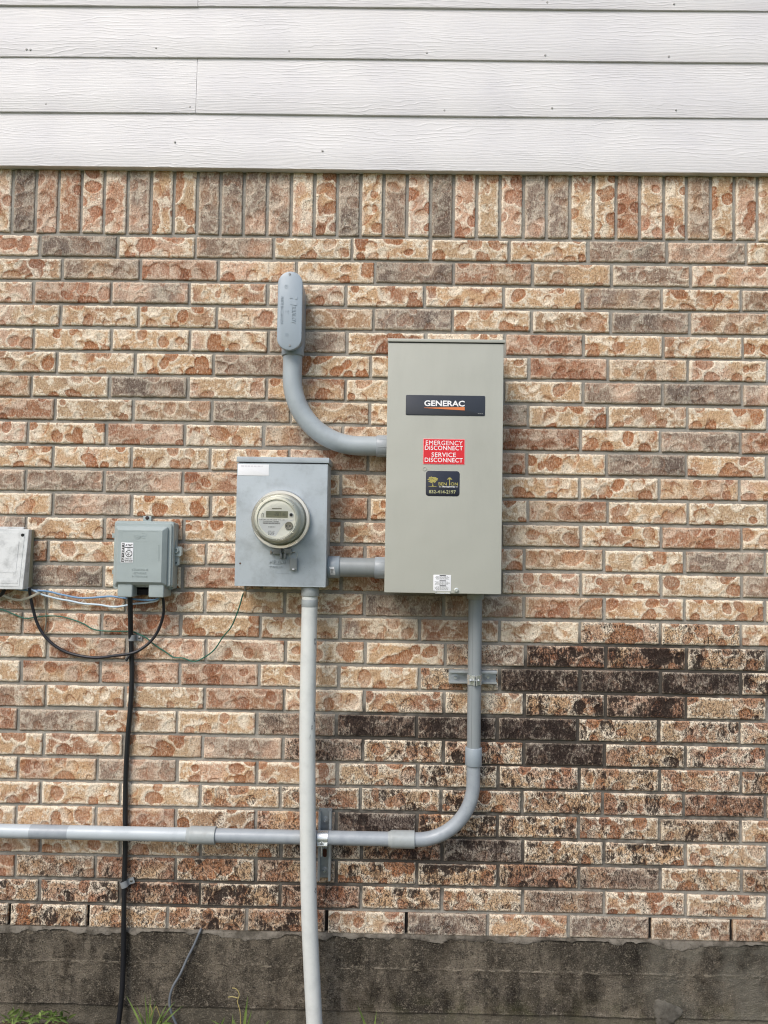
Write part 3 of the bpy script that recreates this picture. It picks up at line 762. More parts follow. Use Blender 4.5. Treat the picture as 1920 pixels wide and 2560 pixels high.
M_FIBRE = paint('fibre_tape', (160, 156, 138), .8, dirt=.3, scale=120, bump=.2)
M_CLIP = paint('grey_clip', (132, 136, 138), .4, dirt=.15, scale=50)
M_INKN = flat('label_navy', (30, 34, 48), .35); M_INKK = flat('label_black', (22, 22, 26), .4); M_NAME = flat('nameplate_dark', (46, 50, 58), .35)
M_WHITE = flat('label_white', (228, 229, 230), .4); M_TXTW = flat('lettering_white', (240, 240, 240), .45)
M_RED = flat('label_red', (214, 28, 40), .35); M_PINK = flat('label_edge', (236, 150, 150), .4); M_ORANGE = flat('logo_orange', (214, 122, 66), .4)
M_GOLD = flat('logo_gold', (172, 162, 88), .45); M_GTXT = flat('phone_tan', (176, 176, 132), .45); M_GREYTXT = flat('print_grey', (120, 120, 118), .6)
M_HOLE = flat('dark_hole', (18, 16, 16), .8)

# ================================================================== TRANSFER SWITCH CABINET
FY = -.18
sx0, sx1, sz0, sz1 = 1.1760, 1.5193, Z0 - 1.1288, Z0 - .3860
sw = thing('switch_cabinet', ((sx0 + sx1) / 2, 0, sz0), 'tall beige metal cabinet with dark nameplate and red disconnect label', 'electrical cabinet')
bm = box(sx0 + .002, sx1 - .002, -.002, FY + .012, sz0 + .003, sz1, .002)
encl = part('enclosure', bm, M_SWITCH, sw, smooth=True)
cover = part('cover', box(sx0, sx1, FY + .016, FY, sz0, sz1 + .002, .0028, 3), M_SWITCH, sw, smooth=True)
tl = P(969, 845.5, FY - .004)
part('top_cap', box(sx0 - .0018, sx1 + .004, .0, FY - .0045, sz1 + .0005, tl.z, .002, 2), M_SWITCH, sw, smooth=True)
part('cap_dark_strip', box(sx0 + .001, sx1 - .001, FY + .004, FY - .0012, sz1 - .0018, sz1 + .0004), M_HOLE, sw)  # near-black strip along the joint under the cap
def sticker(name, rect, y, th, r, mat, parent, label=None):
    x0, x1, z0, z1 = rect
    o = part(name, prism(rrect(x0, x1, z0, z1, r), y, y - th, th * .5), mat, parent, smooth=True)
    if label: tag(o, label)
    return o
y1 = FY - .0003
npl = sticker('nameplate', R(1014.5, 988.5, 1212.8, 1038.9, FY), y1, .0012, .004, M_NAME, sw, 'dark nameplate with white capital letters over an orange wedge')
text('GENERAC', npl, M_TXTW, *R(1060.6, 1001.6, 1161.5, 1016.0, FY), y1 - .0013, .0004, .028)
tx0, tx1, tz0, tz1 = R(1060, 1017.0, 1161.5, 1025.6, FY)
part('wedge_mark', prism([(tx0, tz0 + (tz1 - tz0) * .55), (tx1, tz0), (tx1, tz1), (tx0, tz0 + (tz1 - tz0) * .66)], y1 - .0012, y1 - .0017), M_ORANGE, npl)
def microlines(parent, mat, rect, y, rows, name='fine_print', gap=.35, seed=1):
    """rows of illegible small print: runs of short word-length strokes"""
    r_ = random.Random(seed); x0, x1, z0, z1 = rect; bm = bmesh.new(); h = (z1 - z0) / rows
    for k in range(rows):
        zc = z1 - (k + .5) * h; a = x0 + r_.uniform(0, .12) * (x1 - x0); e = x1 - r_.uniform(0, .16) * (x1 - x0)
        while a < e:
            w_ = r_.uniform(.5, 1.8) * h; box(a, min(a + w_, e), y, y - .0003, zc - h * (1 - gap) / 2, zc + h * (1 - gap) / 2, bm=bm); a += w_ + h * .45
    return part(name, bm, mat, parent)
microlines(npl, M_GREYTXT, R(1194, 1033, 1209, 1036, FY), y1 - .0012, 1)
redl = sticker('disconnect_label', R(1057.6, 1097.3, 1162, 1161.2, FY), y1, .0008, .0012, M_PINK, sw, 'red and white emergency disconnect label')
part('red_field', prism(rrect(*[q for q in R(1058.8, 1098.6, 1160.6, 1159.8, FY)], .0008), y1 - .0008, y1 - .0012), M_RED, redl)
for s, a, b_, c_, d_ in (('EMERGENCY', 1064.5, 1156.5, 1102.0, 1113.0), ('DISCONNECT', 1062.3, 1157, 1114.6, 1125.6), ('SERVICE', 1078.8, 1139.7, 1131.5, 1142.5), ('DISCONNECT', 1061.8, 1156.6, 1144.8, 1155.8)):
    text(s, redl, M_TXTW, *R(a, c_, b_, d_, FY), y1 - .0012, .0004, 0.0 if 'M' in s else .008, space=1.08)
ben = sticker('contractor_label', R(1064.6, 1177.5, 1148.9, 1240.2, FY), y1, .0008, .0085, M_INKN, sw, 'navy label with a gold tree and a phone number')
text('BEN', ben, M_GOLD, *R(1096.3, 1206, 1116.8, 1213.8, FY), y1 - .0008, .0004, .012)
text('ON', ben, M_GOLD, *R(1126.6, 1206.2, 1144.8, 1214.0, FY), y1 - .0008, .0004, .012)
q0, q1 = P(1117.3, 1198.6, FY), P(1130.8, 1198.8, FY); zt_, zb_ = P(1124, 1193.6, FY).z, P(1122, 1214, FY).z; cx_ = (q0.x + q1.x) / 2
part('lamp_emblem', prism([(cx_ - .0011, zb_), (cx_ + .0011, zb_), (cx_ + .0011, q0.z + .0004), (q1.x, q0.z - .0006), (cx_ + .0028, zt_ - .0008), (cx_, zt_), (cx_ - .0028, zt_ - .0008), (q0.x, q0.z - .0006), (cx_ - .0011, q0.z + .0004)], y1 - .0008, y1 - .0012), M_GOLD, ben)
text('PRO LIGHTING', ben, M_TXTW, *R(1106, 1215.2, 1136.4, 1218.8, FY), y1 - .0008, .0004, .03)
for a, b_ in ((1097, 1103.5), (1138.5, 1144.5)): 
    r_ = R(a, 1216.8, b_, 1217.8, FY); box(r_[0], r_[1], y1 - .0008, y1 - .0012, r_[2], r_[3], bm=(bm := bmesh.new()))
    part('dash_mark', bm, M_TXTW, ben)
text('832-414-2197', ben, M_GTXT, *R(1072.3, 1225.4, 1139.6, 1233.8, FY), y1 - .0008, .0004, .02)
bm = bmesh.new(); tc = P(1082, 1200, FY); s_ = 1 / 845.
for k in range(80):
    a = random.uniform(0, 6.28); rr = math.sqrt(random.random()); x_, z_ = tc.x + rr * 11.5 * s_ * math.cos(a), tc.z + rr * 7.6 * s_ * math.sin(a) + .001
    if z_ < tc.z - .0055 and abs(x_ - tc.x) < .004: continue
    prism([(x_ + random.uniform(1.4, 3.2) * s_ * math.cos(v), z_ + random.uniform(.7, 1.5) * s_ * math.sin(v)) for v in (0, 1, 2.1, 3.1, 4.2, 5.2)], y1 - .0008, y1 - .0010 - k * 2e-6, bm=bm)
bz = P(1082, 1216, FY).z
prism([(tc.x - .0022, bz), (tc.x + .0026, bz), (tc.x + .0008, bz + .006), (tc.x + .0006, tc.z), (tc.x - .0005, tc.z), (tc.x - .0006, bz + .006)], y1 - .0008, y1 - .0012, bm=bm)
prism([(tc.x - 12 * s_, bz - .0002), (tc.x, bz - .0012), (tc.x + 12.5 * s_, bz - .0002), (tc.x + 6 * s_, bz + .0005), (tc.x - 6 * s_, bz + .0005)], y1 - .0008, y1 - .0012, bm=bm)
part('tree_emblem', bm, M_GOLD, ben)
k0 = P(1061.6, 1172, FY)
part('knockout', lathe(k0.x, k0.z, [(.0060, y1 + .0008), (.0058, y1 - .0010), (.0046, y1 - .0010), (.0044, y1), (0, y1)], 32), M_SWITCH, sw, smooth=True)
ins = sticker('instruction_label', R(1083.2, 1437, 1127.6, 1477, FY), y1, .0007, .0018, M_WHITE, sw, 'small white instruction label at the bottom of the cover')
for k, (a, b_) in enumerate(((1440.5, 1449), (1453.5, 1462), (1466, 1475))):
    microlines(ins, M_GREYTXT, R(1086, a, 1125, b_, FY), y1 - .0007, 4, 'fine_print', .55, k)
    r_ = R(1099, a - 2.6, 1115, a - .6, FY); part('heading', box(r_[0], r_[1], y1 - .0007, y1 - .0010, r_[2], r_[3]), M_INKK, ins)
la = R(1087.4, 1478.2, 1125.8, 1484.2, FY)
bm = bmesh.new(); box(la[0], la[1], FY + .002, FY - .006, la[2], la[2] + .0016, .0005, 1, bm); box(la[0], la[0] + .003, FY + .002, FY - .006, la[2] + .0005, la[3], .0005, 1, bm); box(la[1] - .003, la[1], FY + .002, FY - .006, la[2] + .0005, la[3], .0005, 1, bm)
part('hasp', bm, M_ZINCB, sw)
sc = P(1140.6, 1475.7, FY)
part('cover_screw', lathe(sc.x, sc.z, [(.0068, FY), (.0068, FY - .002), (.0052, FY - .0022), (.0050, FY - .0062), (.0042, FY - .0072), (.0014, FY - .0072), (.0012, FY - .0062), (0, FY - .0062)], 28), M_ZINCB, sw, smooth=True)

# ================================================================== METER SOCKET
MY = -.125
mx0, mx1, mz0, mz1 = .7228, .9990, Z0 - 1.1206, Z0 - .7470
ms = thing('meter_socket', ((mx0 + mx1) / 2, 0, mz0), 'grey steel meter box holding the round glass electric meter', 'meter box')
part('enclosure', box(mx0, mx1, -.001, MY, mz0, mz1, .0028, 3), M_SOCKET, ms, smooth=True)
lt, lb_ = P(593, 1141, MY - .004), P(594, 1153.5, MY - .004)
part('top_cap', box(mx0 - .0012, mx1 + .0035, .0, MY - .0042, lb_.z - .001, lt.z, .0018, 2), M_SOCKET, ms, smooth=True)
bm = box(mx0 + .002, mx1 - .002, MY + .004, MY - .0008, mz0 + .001, mz0 + .0035); part('bottom_hem', bm, M_SOCKET, ms)
st_ = sticker('paper_label', R(594.8, 1160.8, 672.2, 1188.9, MY), MY - .0002, .0006, .0006, M_WHITE, ms, 'blank white paper label in the upper left corner')
microlines(st_, flat('faded_print', (214, 212, 216), .6), R(602, 1163, 666, 1168, MY), MY - .0008, 1)
text('MILBANK', ms, M_SOCKET, *R(673.5, 1401, 729.5, 1409.8, MY), MY + .0002, .0030, 0.0, name='embossed_lettering')
text('TYPE 3R', ms, M_SOCKET, *R(673.5, 1414.6, 706, 1419.6, MY), MY + .0002, .0022, 0.0, name='embossed_lettering')
ar = [P(687 + 35 * k / 12 * 1.25, 1429.6 + 4.2 * math.sin(math.pi * (.12 + .75 * k / 12)), MY - .0003) for k in range(13)]
strokes([ar], .0006, ms, M_SOCKET, 'embossed_arc')
dd = P(600.5, 1408.6, MY); part('dent_spot', lathe(dd.x, dd.z, [(.0035, MY + .0005), (.0028, MY - .0006), (0, MY - .0008)], 12), flat('dent_brown', (92, 76, 64), .8), ms, smooth=True)  # small dent drawn as a dark brown dot
# ground lug under the box
lp = P(613, 1470, -.085)
lug = thing('ground_clamp', (lp.x, lp.y, lp.z), 'small brass ground clamp bolted under the meter box, holding a green wire', 'ground clamp')
bm = bmesh.new(); tube([(lp.x, lp.y, mz0 + .002), (lp.x, lp.y, lp.z - .014)], .0036, 14, bm); tube([(lp.x, lp.y, lp.z - .006), (lp.x, lp.y, lp.z - .010)], .0062, 6, bm)
part('bolt', bm, M_SCREW, lug)
bm = bmesh.new(); tube(smooth_path([(lp.x - .013, lp.y, lp.z + .001), (lp.x - .012, lp.y, lp.z - .003), (lp.x, lp.y - .001, lp.z - .004), (lp.x + .012, lp.y, lp.z - .003), (lp.x + .014, lp.y, lp.z + .002)], 5), .0016, 8, bm)
part('washer_wire', bm, M_BRASS, lug, smooth=True)
part('lug_body', box(lp.x - .004, lp.x + .004, lp.y - .005, lp.y + .005, lp.z - .026, lp.z - .0095, .0012), M_BRASS, lug, smooth=True)
part('lug_screw', tube([(lp.x + .001, lp.y, lp.z - .026), (lp.x + .001, lp.y, lp.z - .031)], .0034, 12), M_BRASS, lug)

# ================================================================== ELECTRIC METER
RC = P(702, 1299, MY - .012); ex, ez = RC.x, RC.z
em = thing('electric_meter', (ex, MY, ez), 'round glass-domed electric meter with a small digital display', 'electric meter')
Rr = .0885
ring = lathe(ex, ez, [(.070, MY), (Rr - .003, MY), (Rr, MY - .003), (Rr, MY - .017), (Rr - .0025, MY - .0205), (Rr - .010, MY - .0205), (Rr - .0125, MY - .017), (.074, MY - .016), (.070, MY - .016)], 96)
sr = part('sealing_ring', ring, M_STEEL, em, smooth=True)
M_METER = paint('meter_housing', (222, 221, 208), .5, dirt=.06, scale=12)
M_FACE = paint('meter_face', (244, 243, 233), .5, dirt=.03, scale=12)
yF = MY - .104
bz_ = part('meter_base', lathe(ex, ez, [(.073, MY - .010), (.073, MY - .030), (.067, MY - .034), (.066, yF + .012), (.062, yF + .006), (.0605, yF + .006), (.0595, yF + .002), (.0562, yF + .002), (.0550, yF + .008), (0, yF + .008)], 96), M_METER, em, smooth=True)
face = part('face_plate', lathe(ex, ez, [(.0550, yF + .0085), (.0550, yF + .0065), (.0545, yF + .006), (0, yF + .006)], 96), M_FACE, em, smooth=True)
yf = yF + .006
FC = (691.7, 1298.4)
def fr(zx0, zy0, zx1, zy1): # rectangles measured on the enlarged meter picture
    k = .10398; return R(620 + zx0 * k, 1210 + zy0 * k, 620 + zx1 * k, 1210 + zy1 * k, yf)
def fp(zx, zy): 
    k = .10398; q = P(620 + zx * k, 1210 + zy * k, yf); return (q.x, q.z)
part('label_panel', prism([fp(245, 828), fp(1130, 858), fp(880, 950), fp(760, 1100), fp(665, 1260), fp(560, 1245), fp(440, 1185), fp(340, 1085), fp(270, 960)][::-1], yf, yf - .0005), M_WHITE, face)
lcd = part('display', prism(rrect(*fr(435, 650, 958, 805), .0006), yf, yf - .0012), flat('lcd', (132, 134, 112), .25), face)
def seg7(parent, rect, digits, y, mat, th=.12):
    x0, x1, z0, z1 = rect; n = len(digits); wd = (x1 - x0) / n; bm = bmesh.new()
    SEG = {'0': 'abcdef', '1': 'bc', '2': 'abged', '3': 'abgcd', '5': 'afgcd', '6': 'afgedc', '7': 'abc', '8': 'abcdefg'}
    for i, ch in enumerate(digits):
        a, b = x0 + i * wd + wd * .12, x0 + (i + 1) * wd - wd * .12; h = z1 - z0; t_ = wd * th; zm = z0 + h / 2
        D = {'a': (a, b, z1 - t_, z1), 'd': (a, b, z0, z0 + t_), 'g': (a, b, zm - t_ / 2, zm + t_ / 2), 'f': (a, a + t_, zm, z1), 'b': (b - t_, b, zm, z1), 'e': (a, a + t_, z0, zm), 'c': (b - t_, b, z0, zm)}
        for s in SEG[ch]: box(D[s][0], D[s][1], y, y - .0003, D[s][2], D[s][3], bm=bm)
    return part('digits', bm, mat, parent)
seg7(lcd, fr(640, 690, 905, 765), '28716', yf - .0012, flat('lcd_ink', (64, 66, 54), .4))
text('kWh', lcd, flat('lcd_faint', (112, 114, 94), .4), *fr(462, 690, 580, 730), yf - .0012, .0003)
b0 = fp(1040, 742); part('button', lathe(b0[0], b0[1], [(.0064, yf), (.0062, yf - .0022), (.0048, yf - .0024), (.0046, yf - .002), (.0044, yf - .0020)], 28), M_WHITE, face, smooth=True)
part('optical_window', lathe(b0[0], b0[1], [(.0047, yf - .001), (.0045, yf - .0034), (0, yf - .0040)], 24), M_INKK, face, smooth=True)
b1 = fp(985, 1005); M_PORT = flat('port_grey', (126, 122, 108), .4)
pt_ = part('port_plug', lathe(b1[0], b1[1], [(.0118, yf), (.0115, yf - .005), (.0100, yf - .0068), (.0082, yf - .0060), (0, yf - .0060)], 32), M_PORT, face, smooth=True)
bm = bmesh.new()
for zx, zy, rr in ((940, 1010, .0022), (1015, 1010, .0022), (968, 1060, .0012)): q = fp(zx, zy); lathe(q[0], q[1], [(rr, yf - .0058), (rr, yf - .0063), (0, yf - .0063)], 14, bm)
part('port_holes', bm, M_HOLE, pt_)
k1, k2 = fp(350, 720), fp(352, 800); bm = bmesh.new()
arc = [(k1[0] + .0024 * math.cos(a), yf - .0006, k1[1] + .0024 * math.sin(a)) for a in np.linspace(-.5, 3.64, 14)]
tube([(arc[0][0], yf - .0006, k2[1])] + arc + [(arc[-1][0], yf - .0006, k2[1])], .0006, 6, bm); part('key_mark', bm, M_PORT, face)
bx = fr(575, 578, 808, 606); part('serial_bar', box(bx[0], bx[1], yf, yf - .0005, bx[2], bx[3]), flat('bar_grey', (140, 138, 124), .5), face)
def barcode():
    bm = bmesh.new(); x0, x1, z0, z1 = fr(360, 925, 775, 962); a = x0; r_ = random.Random(3)
    while a < x1: w_ = r_.uniform(.00025, .0008); box(a, a + w_, yf - .0005, yf - .0008, z0, z1, bm=bm); a += w_ + r_.uniform(.0002, .0006)
    return bm
part('barcode', barcode(), M_GREYTXT, face)
text('CL200  240V  3W  TYPE C2SOD  30TA  1.0Kh', face, M_GREYTXT, *fr(262, 848, 890, 872), yf - .0005, .0003)
text('CenterPoint  Energy', face, M_INKK, *fr(365, 885, 738, 915), yf - .0005, .0003, .01)
text('52 008 013', face, M_GREYTXT, *fr(485, 1015, 655, 1048), yf - .0005, .0003)
microlines(face, M_GREYTXT, fr(470, 1120, 650, 1225), yf - .0005, 4, 'fine_print', .5, 9)
mt, n, l, b = new_mat('meter_glass'); n.remove(b); out = n['Material Output']
tr = n.new('ShaderNodeBsdfTransparent'); tr.inputs[0].default_value = (.975, .98, .96, 1); gl = n.new('ShaderNodeBsdfGlossy'); gl.inputs['Roughness'].default_value = .03
fz = n.new('ShaderNodeFresnel'); fz.inputs[0].default_value = 1.5; mx = n.new('ShaderNodeMixShader')
mult = n.new('ShaderNodeMath'); mult.operation = 'MULTIPLY_ADD'; mult.inputs[1].default_value = .7; mult.inputs[2].default_value = 0
l.new(fz.outputs[0], mult.inputs[0]); l.new(mult.outputs[0], mx.inputs[0]); l.new(tr.outputs[0], mx.inputs[1]); l.new(gl.outputs[0], mx.inputs[2]); l.new(mx.outputs[0], out.inputs[0])
M_GLASS = mt
yG = MY - .116
part('glass_cover', lathe(ex, ez, [(.0765, MY - .014), (.0765, MY - .024), (.0742, MY - .028), (.0725, yG + .016), (.0705, yG + .006), (.066, yG + .001), (.0635, yG), (.0615, yG + .001), (.0600, yG + .0035), (.0585, yG + .0040), (0, yG + .0040)], 96), M_GLASS, em, smooth=True, angle=60)
M_CLEAR = flat('clear_rib', (206, 206, 188), .2)
for a in (38, 128, 214, 322):
    c_, s_2 = math.cos(math.radians(a)), math.sin(math.radians(a))
    tube([(ex + .0665 * c_, yG + .0005, ez + .0665 * s_2), (ex + .0595 * c_, yG + .003, ez + .0595 * s_2)], .0012, 8, bm := bmesh.new())
    part('cover_rib', bm, M_CLEAR, em, smooth=True)
# clamp of the ring, thumb screw, seal tag
M_CLAMP = paint('clamp_cast', (124, 126, 124), .5, metal=.3, dirt=.15, scale=40)
def zr(zx0, zy0, zx1, zy1, y=MY - .012):
    k = .0843880; return R(640 + zx0 * k, 1350 + zy0 * k, 640 + zx1 * k, 1350 + zy1 * k, y)
clamp = bmesh.new()
x0, x1, z0, z1 = zr(525, 265, 757, 420); box(x0, x1, MY - .002, MY - .018, z0, z1, .0012, 2, clamp)
x0, x1, z0, z1 = zr(838, 255, 1055, 405); box(x0, x1, MY - .002, MY - .018, z0, z1, .0012, 2, clamp)
for zz in ((715, 395, 775, 565), (845, 395, 890, 565)):
    x0, x1, z0, z1 = zr(*zz); box(x0, x1, MY - .004, MY - .019, z0, z1, .001, 2, clamp)
cl_ = part('ring_clamp', clamp, M_CLAMP, em, smooth=True)
a_, b_2 = zr(440, 340, 520, 400), zr(1060, 300, 1160, 330)
zc = (a_[2] + a_[3]) / 2; bm = bmesh.new(); tube([(a_[0] + .002, MY - .011, zc), (b_2[1], MY - .011, zc + .001)], .0014, 10, bm); part('clamp_pin', bm, M_SCREW, cl_)
tk = zr(420, 310, 475, 455); bm = bmesh.new(); n_ = 28
prev = None
for X_ in (tk[0], tk[1]):
    cur = [bm.verts.new((X_, MY - .011 + (.0062 if k % 2 else .0054) * math.cos(2 * math.pi * k / n_), zc + (.0062 if k % 2 else .0054) * math.sin(2 * math.pi * k / n_))) for k in range(n_)]
    if prev: 
        for k in range(n_): bm.faces.new((prev[k], prev[(k + 1) % n_], cur[(k + 1) % n_], cur[k]))
        bm.faces.new(cur)
    else: bm.faces.new(cur)
    prev = cur
bmesh.ops.recalc_face_normals(bm, faces=bm.faces[:]); part('thumb_screw', bm, M_SCREW, cl_)
sg = zr(1000, 540, 1215, 905, MY - .014)
seal = thing('seal_tag', ((sg[0] + sg[1]) / 2, MY - .012, sg[2]), 'small grey plastic seal tag hanging on a wire loop below the glass meter', 'seal tag')
M_TAG = paint('seal_plastic', (138, 142, 140), .45, dirt=.1, scale=60)
bm = bmesh.new(); box(sg[0], sg[1], MY - .006, MY - .012, sg[2], sg[3], .0010, 2, bm); box(sg[0] + .003, sg[1] - .003, MY - .0118, MY - .0132, sg[2] + .004, sg[3] - .003, .0006, 1, bm)
part('tag_body', bm, M_TAG, seal, smooth=True)
xm = (sg[0] + sg[1]) / 2; part('tag_crimp', box(xm - .0036, xm + .0036, MY - .013, MY - .0150, sg[2] + .0012, sg[2] + .0062, .0012), M_WHITE, seal, smooth=True)
lw = [(sg[0] + .001, MY - .010, sg[3]), (sg[0] - .0005, MY - .012, sg[3] + .008), (sg[0] + .002, MY - .016, zc), ((sg[0] + sg[1]) / 2 + .003, MY - .013, zc + .0035), (sg[1] - .001, MY - .010, zc - .001), (sg[1], MY - .009, sg[3] + .010), (sg[1] - .003, MY - .009, sg[3])]
strokes([smooth_path(lw, 6)], .0006, seal, M_CLEAR, 'wire_loop', 6)

# ================================================================== CONDUITS
def arc_path(p0, dirs, c, r, a0, a1, n=26):
    return [Vector((c[0] + r * math.cos(math.radians(a0 + (a1 - a0) * k / n)), c[1], c[2] + r * math.sin(math.radians(a0 + (a1 - a0) * k / n)))) for k in range(n + 1)]
# -- upper: pull fitting
yc = -.048; r2 = .0302
lx = (P(708, 894, yc).x + P(755.5, 894, yc).x) / 2
lz_b = P(731, 891, yc).z
cv = R(693.2, 677.8, 755.5, 875.5, -.112)
lbx = thing('conduit_fitting', (lx, 0, lz_b), 'grey oblong conduit fitting with embossed cover and two screws, topmost on the brick wall', 'conduit fitting')
hw = (cv[1] - cv[0]) / 2; cxm = (cv[0] + cv[1]) / 2; cxb = lx
def pill(cx, z0, z1, r, n=14):
    return [(cx + r * math.cos(math.pi * k / n), z1 - r + r * math.sin(math.pi * k / n)) for k in range(n + 1)] + [(cx - r * math.cos(math.pi * k / n), z0 + r - r * math.sin(math.pi * k / n)) for k in range(n + 1)]
zb0, zb1 = cv[2], cv[3]
bmb = loft([(pill(cxb, zb0 + .012, zb1 - .012, hw * .86), -.001), (pill(cxb, zb0 + .008, zb1 - .008, hw * .90), -.055), (pill(cxm, zb0 + .003, zb1 - .003, hw * .955), -.098), (pill(cxm, zb0 + .001, zb1 - .001, hw * .98), -.1005)])
body = part('body', bmb, M_FIT, lbx, smooth=True)
bmc = loft([(pill(cxm, zb0, zb1, hw), -.1010), (pill(cxm, zb0, zb1, hw), -.1085), (pill(cxm, zb0 + .0012, zb1 - .0012, hw - .0012), -.1108), (pill(cxm, zb0 + .004, zb1 - .004, hw - .004), -.1120)])
cov = part('cover', bmc, M_LB, lbx, smooth=True)
collar_bm = collar((lx, yc, P(731, 872, yc).z + .02), (lx, yc, lz_b), r2 + .0048)
part('hub', collar_bm, M_FIT, lbx, smooth=True)
for py in (685.5, 863.5):
    q = P(724.5, py, -.112); part('screw', lathe(q.x, q.z, [(.0034, -.1115), (.0034, -.1132), (.0026, -.1140), (.0012, -.1140), (.0010, -.1132), (0, -.1132)], 20), M_SCREW, lbx, smooth=True)
kc = lambda zx, zy: (680 + zx * .103950, 670 + zy * .103950)
def cr(zx0, zy0, zx1, zy1): a, b_ = kc(zx0, zy0), kc(zx1, zy1); return R(a[0], a[1], b_[0], b_[1], -.112)
text('KRALOY', cov, M_LB, *cr(472, 925, 570, 1335), -.1118, .0016, .006, 90, 'embossed_lettering')
text('MADE IN CANADA', cov, M_LB, *cr(205, 685, 272, 1350), -.1118, .0012, .0, 90, 'embossed_lettering')
text('2"', cov, M_LB, *cr(320, 1005, 405, 1105), -.1118, .0009, .0, 90, 'embossed_lettering')
kp = lambda zx, zy: (lambda q: (q.x, q.z))(P(*kc(zx, zy), -.112))
bm = bmesh.new()
prism([kp(430, 655), kp(432, 735), kp(500, 735)], -.1118, -.1134, bm=bm); prism([kp(530, 672), kp(605, 690), kp(610, 760), kp(560, 745)], -.1118, -.1134, bm=bm)
prism([kp(430, 795), kp(510, 775), kp(600, 840), kp(600, 905), kp(445, 880)], -.1118, -.1134, bm=bm); part('embossed_mark', bm, M_LB, cov)
for zx, zy in ((345, 448), (355, 1605)):
    bm = bmesh.new(); q = kp(zx, zy); tube([(q[0] + .0052 * math.cos(a), -.1121, q[1] + .0052 * math.sin(a)) for a in np.linspace(0, 6.283, 25)], .0006, 6, bm)
    tube([(q[0] + .0026 * math.sin(a * 2), -.1121, q[1] + .0030 * math.cos(a)) for a in np.linspace(.3, 2.9, 9)], .0006, 6, bm)
    part('embossed_ring', bm, M_LB, cov, smooth=True)
# -- upper sweep into the cabinet
zx = P(941, 1115.3, yc).z; Rb = P(731 + 192, 1100, yc).x - lx - .030
Rb = .215
pth = [Vector((lx, yc, lz_b + .004)), Vector((lx, yc, (lz_b + zx + Rb) / 2))] + arc_path(None, None, (lx + Rb, yc, zx + Rb), Rb, 180, 270) + [Vector((sx0 - .01, yc, zx))]
sweep = thing('conduit_sweep', (lx + .1, 0, zx), 'thick grey conduit curving from the oblong fitting down into the side of the beige cabinet', 'conduit')
part('pipe', tube(pth, r2, 40), M_PVC, sweep, smooth=True)
def connector(x0, x1, y, z, r, parent, mat, axis='x'):
    bm = bmesh.new(); collar((x0, y, z), (x1, y, z), r, .0012, 40, bm)
    for k in range(8):
        a = 2 * math.pi * k / 8 + .2; q = (y + (r - .0004) * math.cos(a), z + (r - .0004) * math.sin(a))
        tube([(x0 + .006, q[0], q[1]), (x1, q[0], q[1])], .0011, 6, bm)
    return part('connector', bm, mat, parent, smooth=True)
connector(P(941, 1115, yc).x, sx0 + .006, yc, zx, .0335, sweep, M_PVCB)
# -- short nipple between meter box and cabinet
yn = -.06; zn = (P(890, 1393.5, yn).z + P(890, 1443.5, yn).z) / 2
nip = thing('conduit_nipple', ((mx1 + sx0) / 2, 0, zn), 'short horizontal grey conduit joining the meter box to the beige cabinet', 'conduit')
part('pipe', tube([(mx1 - .01, yn, zn), (sx0 + .01, yn, zn)], .0302, 40), M_PVCD, nip, smooth=True)
cpl = part('coupling', collar((mx1 - .0005, yn, zn), (P(848.6, 1416, yn - .03).x, yn, zn), .0345, .0025), M_FIT, nip, smooth=True)
connector(P(937, 1418, yn).x, sx0 + .006, yn, zn, .0338, nip, M_PVCB)
# curved torn sticker on the coupling
bm = bmesh.new(); px_ = [(822.5, 1417.5), (825.5, 1416.5), (832, 1419), (835.5, 1417.5), (840, 1435), (836, 1436.5), (828.5, 1439), (823.5, 1435)]
cols = []
for k in range(9):
    s = k / 8; xa = P(823 + 2.4 * s, 1417 + 21 * s, yn - .033).x; xb = P(835.5 + 4 * s, 1417 + 21 * s, yn - .033).x; z_ = P(830, 1417 + 21 * s, yn - .033).z
    y_ = yn - math.sqrt(max(1e-6, .0349 ** 2 - (z_ - zn) ** 2))
    cols.append([bm.verts.new((xa + random.uniform(0, .001), y_, z_)), bm.verts.new((xb - random.uniform(0, .002), y_, z_))])
for a, b_ in zip(cols, cols[1:]): bm.faces.new((a[0], a[1], b_[1], b_[0]))
stk = part('torn_sticker', bm, M_WHITE, cpl)
text('T', stk, M_GREYTXT, *R(826, 1423, 834, 1433, yn - .0347), yn - .0351, .0006, .05)
# -- white riser from the meter box into the ground
ris = [(774, 1492, -.088), (773.5, 1560, -.089), (771, 1650, -.092), (769, 1760, -.095), (768.5, 1850, -.098), (769, 2000, -.100), (770.5, 2150, -.101), (773, 2280, -.1), (778, 2400, -.1), (785, 2540, -.1)]
rp = [P(*q) for q in ris]; rp[0].x = rp[1].x = (rp[0].x + rp[1].x) / 2
rp.append(rp[-1] + (rp[-1] - rp[-2]) * .4)
riser = thing('riser_conduit', (rp[-2].x, -.1, 0), 'tall white conduit running from the meter box down into the soil', 'conduit')
part('pipe', tube(smooth_path([Vector((rp[0].x, -.088, rp[0].z + .012))] + rp, 8), .0243, 40), M_WPVC, riser, smooth=True)
hb = P(777.5, 1469, -.088)
part('hub', collar((rp[0].x + .001, -.088, mz0 + .001), (rp[0].x + .001, -.088, P(777, 1490, -.088).z), .0275, .0012), M_COUP, riser, smooth=True)
part('sleeve_ring', collar((rp[0].x, -.088, P(774, 1498, -.088).z), (rp[0].x, -.088, P(774, 1517, -.088).z), .0249, .0006), M_COUP, riser, smooth=True)
M_SCUFF = flat('scuff', (132, 136, 136), .6)
